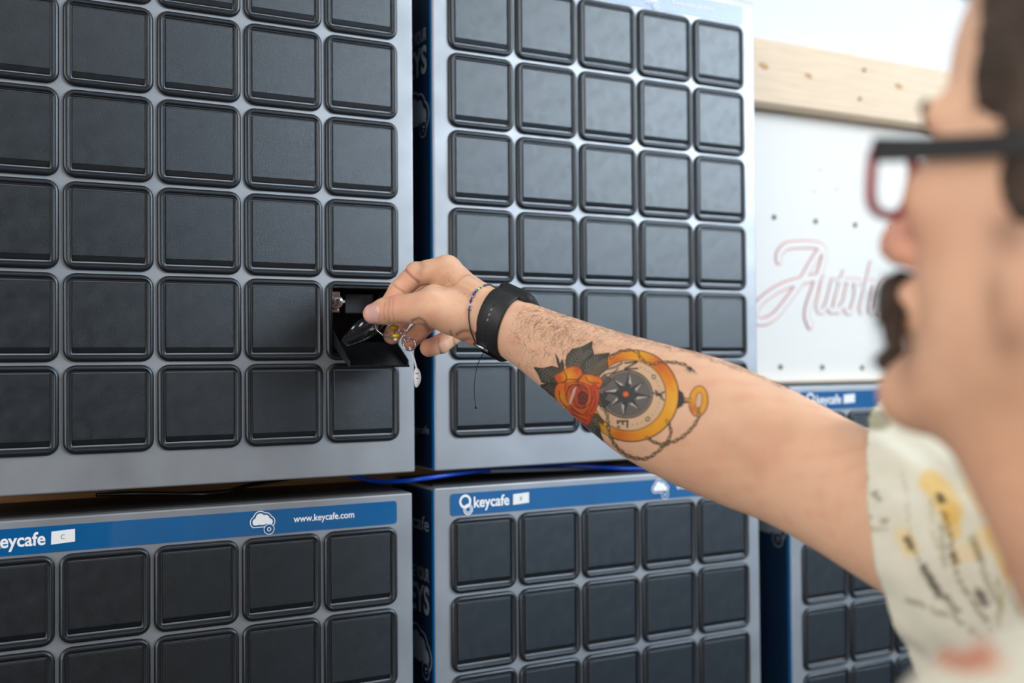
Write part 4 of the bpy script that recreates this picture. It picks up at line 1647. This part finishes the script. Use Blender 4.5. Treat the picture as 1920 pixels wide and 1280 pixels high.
def fobpart(name, s0, s1, wd, th, lift, mt, root=fob, expo=2.6, n=36):
    bmm = bmesh.new(); rings = []
    c0 = cen + ax * (s0 + s1) / 2 + fz * lift
    hl = (s1 - s0) / 2
    for sc, h in ((0.80, -1), (0.96, -0.6), (1.0, 0), (0.96, 0.6), (0.80, 1)):
        rr = []
        for i in range(n):
            a = i * 2 * math.pi / n
            ca, sa = math.cos(a), math.sin(a)
            x = hl * sc * np.sign(ca) * abs(ca) ** (2 / expo); y = wd * sc * np.sign(sa) * abs(sa) ** (2 / expo)
            rr.append(bmm.verts.new(to_world(c0 + ax * x + fy_ * y + fz * th * h)))
        rings.append(rr)
    for a, b in zip(rings, rings[1:]):
        for i in range(n): bmm.faces.new((a[i], a[(i + 1) % n], b[(i + 1) % n], b[i]))
    bmm.faces.new(rings[0][::-1]); bmm.faces.new(rings[-1])
    bmesh.ops.recalc_face_normals(bmm, faces=bmm.faces)
    return PW(obj(name, bmm, mt, smooth=True), root)


M['gloss'] = mat('gloss_black_plastic', srgb(20, 20, 22), 0.2, 0, 0.02, 300, 0.02)
fobpart('shell', -38, 30, 17, 5.2, 0, M['gloss'])
fobpart('trim_ring', -37, 29, 17.4, 0.9, -1.8, M['chrome'])
fobpart('button', -14, 0, 7, 0.6, 5.4, M['dark_plastic'])
fobpart('button', 3, 16, 7, 0.6, 5.3, M['dark_plastic'])
fobpart('button_mark', -10, -5, 2.4, 0.3, 6.1, M['paper'])
fobpart('button_mark', 7, 11, 2.0, 0.3, 6.0, M['paper'])

kr = empty('key_ring', tuple(to_world(k(745, 625, 985))))
tag(kr, 'steel key rings with yellow charm and oval white tag hanging from the hand', 'key ring')


def ringobj(name, c, r, nrm, wire, mt, n=28):
    nrm = unit(nrm); a = unit(np.cross(nrm, (0.3, 1, 0.2))); b = np.cross(nrm, a)
    bmm = bmesh.new()
    tube(bmm, [to_world(c + (a * math.cos(t) + b * math.sin(t)) * r) for t in np.linspace(0, 2 * math.pi, n + 1)[:-1]], wire / 1000, 7, closed=True)
    return PW(obj(name, bmm, mt, smooth=True), kr)


ringobj('split_ring', k(722, 617, 975), 9.5, (0.45, 0.75, -0.5), 0.75, M['chrome'])
ringobj('split_ring', k(724, 620, 976), 9.3, (0.5, 0.7, -0.5), 0.6, M['chrome'])
for i, (x, y, d) in enumerate(((741, 616, 977), (749, 619, 976), (756, 622, 975), (760, 629, 974), (764, 636, 973))):
    ringobj('chain_link', k(x, y, d), 2.6, (0.3 + 0.9 * (i % 2), 0.4, -1 + 1.0 * (i % 2)), 0.55, M['chrome'])
ringobj('tag_ring', k(768, 646, 972), 5.6, (0.25, 0.2, -1), 0.6, M['chrome'])
M['yellow'] = mat('yellow_charm', srgb(240, 214, 20), 0.35)
M['amber'] = mat('amber_charm', srgb(170, 130, 30), 0.4)
for (x, y, d, ra, rb, mm) in ((743, 629, 973, 3.6, 1.9, 'yellow'), (739, 614, 975, 4.4, 3.2, 'amber'), (735, 634, 976, 2.0, 1.4, 'amber'), (742, 636, 975, 2.2, 1.6, 'paper')):
    bmm = bmesh.new()
    bmesh.ops.create_uvsphere(bmm, u_segments=16, v_segments=10, radius=1.0, matrix=Matrix.Translation(to_world(k(x, y, d))) @ Matrix.Diagonal((ra / 1000, ra / 1000, rb / 1000, 1)))
    PW(obj('charm', bmm, M[mm], smooth=True), kr)
# tag: narrow neck from the ring, widening to an oval
cl = catmull([k(768, 650, 972), k(774, 665, 972), k(779, 682, 972), k(782, 697, 972), k(783, 712, 972), k(781, 726, 972)], 8)
bmm = bmesh.new()
La, Lb = [], []
for i, p in enumerate(cl):
    s = i / (len(cl) - 1)
    wv = 0.9 if s < 0.5 else 0.9 + 2.6 * math.sin(min(1, (s - 0.5) / 0.47) * math.pi) ** 0.6 if s < 0.97 else 1.0
    sd = unit(np.array((1.0, 0.12, 0.5)))
    La.append((p - sd * wv, p + sd * wv))
fr_ = np.array((0, 0, -0.35)); vv = []
for a, b in La:
    vv.append([bmm.verts.new(to_world(x)) for x in (a + fr_, b + fr_, b - fr_, a - fr_)])
for a, b in zip(vv, vv[1:]):
    for j in range(4): bmm.faces.new((a[j], a[(j + 1) % 4], b[(j + 1) % 4], b[j]))
bmm.faces.new(vv[0]); bmm.faces.new(vv[-1][::-1])
bmesh.ops.recalc_face_normals(bmm, faces=bmm.faces)
PW(obj('white_tag', bmm, M['paper'], smooth=True), kr)
for y in (700, 709):
    bmm = bmesh.new()
    p = k(782, y, 970.9)
    vs = [bmm.verts.new(to_world(p + np.array(q))) for q in ((-1.6, -0.3, 0), (1.4, -0.1, 0.2), (1.4, 0.5, 0.2), (-1.6, 0.3, 0))]
    bmm.faces.new(vs)
    PW(obj('tag_mark', bmm, M['black']), kr)

# ------------------------------------------------------------------ shirt
HT, HB, HN = k(1666, 808, 742), k(1768, 1240, 708), k(1608, 950, 668)
HNR = unit(np.cross(HB - HT, HN - HT))
if HNR @ (RSH - HT) < 0: HNR = -HNR
SC0, SC1 = (HT + HB) / 2 + np.array((2, 0, 4)), RSH + np.array((-4, -12, 4))
SD = unit(SC1 - SC0)
SE1 = unit((HT - HB) - SD * ((HT - HB) @ SD)); SE2 = np.cross(SD, SE1)
SL = (SC1 - SC0) @ SD


def sleeve_f(P):
    q = P - SC0
    t = q @ SD; a = q @ SE1; b = q @ SE2
    s = np.clip(t / SL, -0.6, 1.15)
    ra = 79 + 4 * s; rb = 74 - 4 * s
    ang = np.arctan2(b / rb, a / ra)
    fold = 3.0 * np.sin(3 * ang - t * 0.03 + 0.6) + 4.0 * np.sin(5 * ang + t * 0.05) * (0.4 + 0.6 * np.clip(s + 0.3, 0, 1)) + 1.6 * np.sin(11 * ang - t * 0.09 + 1.3) + 1.0 * np.sin(17 * ang + t * 0.05)
    k0 = np.sqrt((a / ra) ** 2 + (b / rb) ** 2); k1 = np.sqrt((a / ra**2) ** 2 + (b / rb**2) ** 2) + 1e-6
    d = k0 * (k0 - 1) / k1 - fold * 0.8
    return np.maximum(d, t - SL * 1.15)


def shirt_f(P):
    P = P.astype(np.float32)
    d = torso_core(P, 4)
    ax = np.stack([Fh, HL, UPK])
    q = (P - NECK) @ ax.T
    d = d - 2.5 * np.sin(q[:, 1] * 0.06 + q[:, 2] * 0.02) - 1.5 * np.sin(q[:, 2] * 0.09 + q[:, 1] * 0.05)
    d = smin(d, chain(P, [LSH, LEL * 0.7 + LSH * 0.3], [64, 66], 12), 30)
    d = smin(d, sleeve_f(P), 22)
    # neck opening
    nk = cone(P, hk(-60, 0, -90), NECK + np.array((0, -70, 0)) + Fh * 30, 62, 44)
    d = np.maximum(d, -nk)
    # collar roll
    return d


V4, Q4 = polygonise(shirt_f, (30, -620, 120), (520, 20, 800), 3.2, slack=9)
dh = (V4 - HT) @ HNR
near_arm = ((V4 - SC0) @ SD < SL * 0.6)
inneck = cone(V4.astype(np.float32), hk(-60, 0, -90), NECK + np.array((0, -70, 0)) + Fh * 30, 62, 44) < 1.5
bott = V4[:, 1] < -600
mask = ~((dh < -3.2) & near_arm) & ~bott & ~inneck
V4, Q4 = keep(V4, Q4, mask)
dh = (V4 - HT) @ HNR
near_arm = ((V4 - SC0) @ SD < SL * 0.6)
mv = (dh < 0) & near_arm
V4[mv] -= HNR * dh[mv][:, None]
c4 = np.tile(lin((226, 222, 204)), (len(V4), 1))
px4 = pix(V4)
n4 = grad(shirt_f, V4, 1.0)
facing = (n4[:, 2] < 0.35)
mm_ = 0.5 + 0.5 * vnoise(V4, 0.05, 5)[:, None]
c4 = c4 * (1 - 0.3 * mm_) + lin((214, 206, 182)) * 0.3 * mm_


def sh_stroke(pts, wd, c, a, where=None):
    global c4
    d = seg_dist2(px4, [tuple(p) for p in catmull(pts, 5)] if len(pts) > 2 else pts)
    g = a * np.clip((wd / 2 - d) / (wd * 0.25) + 0.5, 0, 1) * facing
    c4 = c4 * (1 - g[:, None]) + lin(c) * g[:, None]


YB, OL, BR, OR_ = (232, 190, 96), (112, 104, 66), (74, 54, 44), (206, 104, 62)
for pts, wd, c, a in (
    ([(1745, 905), (1765, 925), (1785, 960)], 46, YB, 0.75), ([(1780, 960), (1790, 1000)], 30, YB, 0.7), ([(1695, 1005), (1708, 1030)], 32, (236, 206, 140), 0.7),
    ([(1800, 1040), (1830, 1030), (1850, 1000)], 36, (236, 206, 150), 0.6), ([(1862, 1000), (1885, 1050), (1900, 1080)], 32, YB, 0.75), ([(1820, 920), (1850, 960)], 30, (238, 210, 150), 0.6),
    ([(1762, 932), (1768, 938)], 15, BR, 0.95), ([(1702, 1012), (1708, 1022)], 14, BR, 0.95), ([(1786, 1042), (1792, 1052)], 13, BR, 0.9), ([(1836, 1112), (1848, 1130)], 16, (80, 62, 56), 0.85),
    ([(1710, 1028), (1730, 1060), (1742, 1080), (1760, 1110)], 5, BR, 0.6), ([(1732, 1062), (1746, 1086), (1760, 1110), (1768, 1118)], 15, (76, 72, 58), 0.85),
    ([(1640, 925), (1650, 940)], 9, OL, 0.7), ([(1612, 965), (1650, 972), (1672, 985)], 5, OL, 0.7), ([(1634, 990), (1660, 992)], 8, (170, 140, 120), 0.7),
    ([(1770, 960), (1782, 1000), (1786, 1040), (1800, 1090), (1840, 1150), (1862, 1180)], 7, (120, 92, 50), 0.8), ([(1765, 985), (1768, 1030), (1772, 1060)], 10, OL, 0.5),
    ([(1746, 940), (1748, 980), (1756, 1030)], 8, (188, 170, 120), 0.5), ([(1700, 1120), (1730, 1135), (1770, 1150), (1810, 1170), (1850, 1205)], 7, OL, 0.65),
    ([(1775, 1120), (1785, 1135), (1795, 1145)], 13, (100, 90, 66), 0.7), ([(1830, 1020), (1842, 1060), (1856, 1100), (1880, 1140)], 8, (130, 124, 84), 0.65), ([(1824, 1010), (1840, 1050)], 14, OL, 0.5),
    ([(1870, 1090), (1880, 1130), (1870, 1170)], 9, (150, 130, 70), 0.6), ([(1890, 1075), (1902, 1070)], 14, (226, 120, 70), 0.8), ([(1690, 880), (1700, 930), (1706, 1000)], 6, (196, 190, 160), 0.6),
    ([(1775, 1238), (1800, 1242), (1830, 1248), (1850, 1238)], 34, OR_, 0.85), ([(1800, 1238), (1822, 1244)], 16, (150, 62, 34), 0.8), ([(1838, 1215), (1850, 1222)], 30, OR_, 0.6),
    ([(1868, 1262), (1882, 1240)], 16, (226, 130, 90), 0.9), ([(1884, 1100), (1912, 1150)], 8, (150, 150, 120), 0.5)):
    sh_stroke(pts, wd, c, a)
# further motifs on the parts out of view
for _ in range(46):
    p = V4[rg.integers(len(V4))]
    if 1590 < (960 + FPX * p[0] / p[2]) < 1930 and 790 < 640 - FPX * p[1] / p[2] < 1290 and p[2] < 760: continue
    d = np.linalg.norm(V4 - p, axis=1)
    c = [YB, OL, OR_, (236, 206, 150), BR][rg.integers(5)]
    g = 0.7 * np.clip((rg.uniform(6, 15) - d) / 5, 0, 1)[:, None]
    c4 = c4 * (1 - g) + lin(c) * g
M['shirt'] = mat('floral_cotton', (0.8, 0.8, 0.7, 1), 0.85, 0, 0.25, 1400, 0.03, 90, attr='col', spec=0.2, bump_dist=0.0004)
sh = PP(kmesh('shirt', V4, Q4, M['shirt'], col=c4))
so = sh.modifiers.new('cloth', 'SOLIDIFY'); so.thickness = 0.0016; so.offset = 0
sh['label'] = 'cream short-sleeved shirt printed with yellow blossoms, dark stems and orange flowers'


# collar: a folded strip standing round the neck
def collar():
    V, Q = [], []
    n = 40
    for i in range(n + 1):
        a = math.radians(-152 + 304 * i / n)
        d = -Fh * math.cos(a) + HL * math.sin(a)
        base = NECK + np.array((0, -20, 0)) + Fh * 6 * (1 - math.cos(a)) + UPK * (-36 * (1 - math.cos(a)) / 2)
        for r, h in ((66, 2), (67, 30), (74, 32), (88, 0), (90, -8)):
            V.append(base + d * r + UPK * h)
    for i in range(n):
        for j in range(4):
            Q.append((i * 5 + j, i * 5 + j + 1, (i + 1) * 5 + j + 1, (i + 1) * 5 + j))
    return np.array(V), np.array(Q)


cv, cq = collar()
co = PP(kmesh('collar', cv, cq, M['shirt'], col=np.tile(lin((226, 222, 206)), (len(cv), 1))))
so = co.modifiers.new('cloth', 'SOLIDIFY'); so.thickness = 0.002; so.offset = 0


# ------------------------------------------------------------------ hair and beard
def hn_(P, s, seed):
    return vnoise(P, s, seed)


def hair_f(P):
    P = P.astype(np.float32)
    q = (P - H0) @ HM.T / HS
    d = ellipsoid(q, (-92, 0, 40), AX, (102, 82, 92))
    qa = q.copy(); qa[:, 1] = np.abs(qa[:, 1])
    d = smin(d, ellipsoid(qa, (-64, 67, -6), AX, (19, 9, 36)), 8)       # sideburns
    # hairline: forehead and face stay clear
    hl = (q[:, 0] + 28 - 0.30 * np.maximum(q[:, 2] - 45, 0) + 0.04 * np.maximum(0, 60 - np.abs(q[:, 1])))
    cut = np.minimum(hl, 74 - q[:, 2] + 0.15 * q[:, 0])
    side = q[:, 0] + 44                                                       # front edge of the sideburns
    clear = np.where(q[:, 2] > 2, cut, side)
    d = smin(d, d, 1)
    d = -smin(-d, -clear * 0.8, 6) if False else np.maximum(d, clear * 0.8)
    low = -(q[:, 2] + 36 + 0.0 * q[:, 0])
    d = np.maximum(d, np.where(q[:, 0] > -120, low, -(q[:, 2] + 62)))
    d = smin(d, ellipsoid(q, (-18, 4, 80), AX, (33, 50, 18)), 8)         # front tuft
    return d - 1.8 * hn_(P, 0.22, 2) - 1.2 * hn_(P, 0.55, 6)


def beard_f(P):
    P = P.astype(np.float32)
    q = (P - H0) @ HM.T / HS
    qa = q.copy(); qa[:, 1] = np.abs(qa[:, 1])
    d = cone(qa, (18, 3, -67), (9, 25, -78), 9.0, 7)                      # moustache
    d = np.minimum(d, cone(qa, (10, 25, -76), (3, 30, -92), 5, 4))
    d = np.minimum(d, ellipsoid(q, (17, 0, -101), AX, (8, 11, 7)))
    return d - 1.3 * hn_(P, 0.5, 4) - 0.8 * hn_(P, 1.1, 8)


Vh, Qh = polygonise(hair_f, (120, -60, 250), (520, 240, 640), 2.4, slack=6)
M['darkhair'] = mat('dark_brown_hair', srgb(64, 49, 38), 0.6, 0, 0.8, 260, 0.4, 60, bump_dist=0.004)
PP(kmesh('hair', Vh, Qh, M['darkhair']))['label'] = 'short dark brown hair'
Vb, Qb = polygonise(beard_f, (120, -60, 420), (260, 40, 560), 1.3, slack=5)
PP(kmesh('beard', Vb, Qb, M['darkhair']))['label'] = 'dark moustache and chin beard'
def brow_f(P):
    q = (P.astype(np.float32) - H0) @ HM.T / HS
    qa = q.copy(); qa[:, 1] = np.abs(qa[:, 1])
    return cone(qa, (8, 14, 9), (-3, 46, 12), 3.8, 2.6) - 0.8 * hn_(P, 0.8, 3)
Ve, Qe = polygonise(brow_f, (120, 40, 400), (300, 120, 600), 1.2, slack=4)
PP(kmesh('eyebrow', Ve, Qe, M['darkhair']))
# hair strands breaking up the outlines
for nm, Vv, ff, n, ln, rad in (('hair_strands', Vh, hair_f, 2600, 13, 0.22), ('beard_strands', Vb, beard_f, 900, 8, 0.16)):
    s = Vv[rg.choice(len(Vv), n)]
    g_ = grad(ff, s, 1.0)
    dd = -HU * 0.5 - HF * (0.5 if nm[0] == 'h' else -0.2) + rg.normal(0, 0.45, (n, 3)) + g_ * 0.35
    dd /= np.linalg.norm(dd, axis=1, keepdims=True)
    sv, sq = strands(s, dd, g_, ln, rad, 0.12, seed=7)
    o = PP(kmesh(nm, sv, sq, M['darkhair'])); o['kind'] = 'stuff'
# eyes
for s in (1, -1):
    bmm = bmesh.new(); bmesh.ops.create_uvsphere(bmm, u_segments=24, v_segments=14, radius=0.0122, matrix=Matrix.Translation(to_world(hk(-14, 32 * s, -5))))
    ey = PP(obj('eyeball', bmm, mat('eye_white', srgb(235, 232, 226), 0.2), smooth=True))
    bmm = bmesh.new(); bmesh.ops.create_uvsphere(bmm, u_segments=20, v_segments=10, radius=0.0062, matrix=Matrix.Translation(to_world(hk(-7.6, 32 * s, -5))))
    o = obj('iris', bmm, mat('iris_brown', srgb(60, 40, 28), 0.1), smooth=True); o.parent = ey; o.matrix_parent_inverse = PINV @ Matrix.Identity(4) if False else Matrix.Identity(4)
    o.matrix_parent_inverse = (ey.matrix_parent_inverse).copy() if False else Matrix.Translation((0, 0, 0))
    bpy.context.view_layer.update()
    o.matrix_parent_inverse = ey.matrix_world.inverted()

# ------------------------------------------------------------------ glasses
gl = empty('glasses', tuple(to_world(hk(12, 0, 0))))
tag(gl, 'red fronted glasses with thick black temples on the face of the person', 'glasses')
M['redframe'] = mat('red_acetate', srgb(168, 28, 32), 0.25, 0, 0.02, 300, 0.05, spec=0.6)
M['blkframe'] = mat('black_acetate', srgb(18, 17, 18), 0.25, 0, 0.02, 300, 0.05)


def rim_pts(s, n=48):
    pts = []
    for i in range(n):
        a = i * 2 * math.pi / n
        x = 25 * np.sign(math.cos(a)) * abs(math.cos(a)) ** 0.62
        y = 15 * np.sign(math.sin(a)) * abs(math.sin(a)) ** 0.62
        x *= 1 + 0.12 * y / 15
        l = 35 + x
        pts.append(hk(16 - 0.0016 * l * l, l * s, -19 + y))
    return pts


for s in (1, -1):
    rp = rim_pts(s)
    bmm = bmesh.new(); tube(bmm, [to_world(p) for p in rp], 0.0024, 8, closed=True)
    PW(obj('rim', bmm, M['redframe'], smooth=True), gl)
    bmm = bmesh.new()
    vs = [bmm.verts.new(to_world(p)) for p in rp]; bmm.faces.new(vs)
    m = bpy.data.materials.get('lens_glass')
    if m is None:
        m = mat('lens_glass', (1, 1, 1, 1), 0.02); m.node_tree.nodes['Principled BSDF'].inputs['Transmission Weight'].default_value = 1.0
        m.node_tree.nodes['Principled BSDF'].inputs['IOR'].default_value = 1.01
    PW(obj('lens', bmm, m), gl)
    # temple: flat bar back to the ear
    path = [hk(9, 61 * s, -9), hk(6, 66 * s, -9), hk(-20, 71 * s, -9), hk(-60, 77 * s, -7), hk(-95, 80 * s, -4), hk(-112, 80 * s, -18), hk(-120, 79 * s, -34)]
    path = catmull(path, 4)
    bmm = bmesh.new(); rings = []
    for i, p in enumerate(path):
        f_ = i / (len(path) - 1)
        hh_ = 5.6 - 2.4 * f_
        rings.append([bmm.verts.new(to_world(p + HL * s * a + HU * b)) for a, b in ((-1.6, -hh_), (1.6, -hh_), (1.6, hh_), (-1.6, hh_))])
    for a, b in zip(rings, rings[1:]):
        for j in range(4): bmm.faces.new((a[j], a[(j + 1) % 4], b[(j + 1) % 4], b[j]))
    bmm.faces.new(rings[0]); bmm.faces.new(rings[-1])
    bmesh.ops.recalc_face_normals(bmm, faces=bmm.faces)
    PW(obj('temple', bmm, M['blkframe'], bevel=0.0008), gl)
bmm = bmesh.new(); tube(bmm, [to_world(p) for p in catmull([hk(15.5, 10, -14), hk(18, 4, -10), hk(18, -4, -10), hk(15.5, -10, -14)], 5)], 0.0024, 8)
PW(obj('bridge', bmm, M['redframe'], smooth=True), gl)

# ------------------------------------------------------------------ trousers and shoes (below the frame)
HIP = NECK + np.array((26, -600, -6))
floor_y = -(EYE * 1000) / KY[2]


def trouser_f(P):
    P = P.astype(np.float32)
    d = ellipsoid(P, HIP, np.stack([Fh, HL, UPK]), (112, 160, 110))
    for s in (1, -1):
        a = HIP + HL * 85 * s + UPK * -40
        d = smin(d, chain(P, [a, a + UPK * -420 + Fh * 14, a * np.array((1, 0, 1)) + np.array((0, floor_y + 70, 0))], [88, 66, 58], 20), 24)
    return d + 2.0 * np.sin(P[:, 1] * 0.05)


Vt, Qt = polygonise(trouser_f, (60, floor_y + 40, 200), (520, -560, 700), 9, slack=10)
Vt, Qt = keep(Vt, Qt, (Vt[:, 1] < HIP[1] + 60) & (Vt[:, 1] > floor_y + 55))
PP(kmesh('trousers', Vt, Qt, mat('dark_denim', srgb(44, 50, 66), 0.85, 0, 0.3, 900, 0.1)))
for s in (1, -1):
    a = HIP + HL * 88 * s
    a[1] = floor_y
    def shoe_f(P, a=a):
        P = P.astype(np.float32)
        d = chain(P, [a + UPK * 48 - Fh * 50, a + UPK * 44 + Fh * 40, a + UPK * 34 + Fh * 150], [44, 42, 36], 20)
        return np.maximum(d, -(P[:, 1] - (floor_y + 14)))
    Vs, Qs = polygonise(shoe_f, a + np.array((-260, -10, -260)), a + np.array((260, 130, 260)), 7, slack=8)
    PP(kmesh('shoe', Vs, Qs, M['blkframe']))
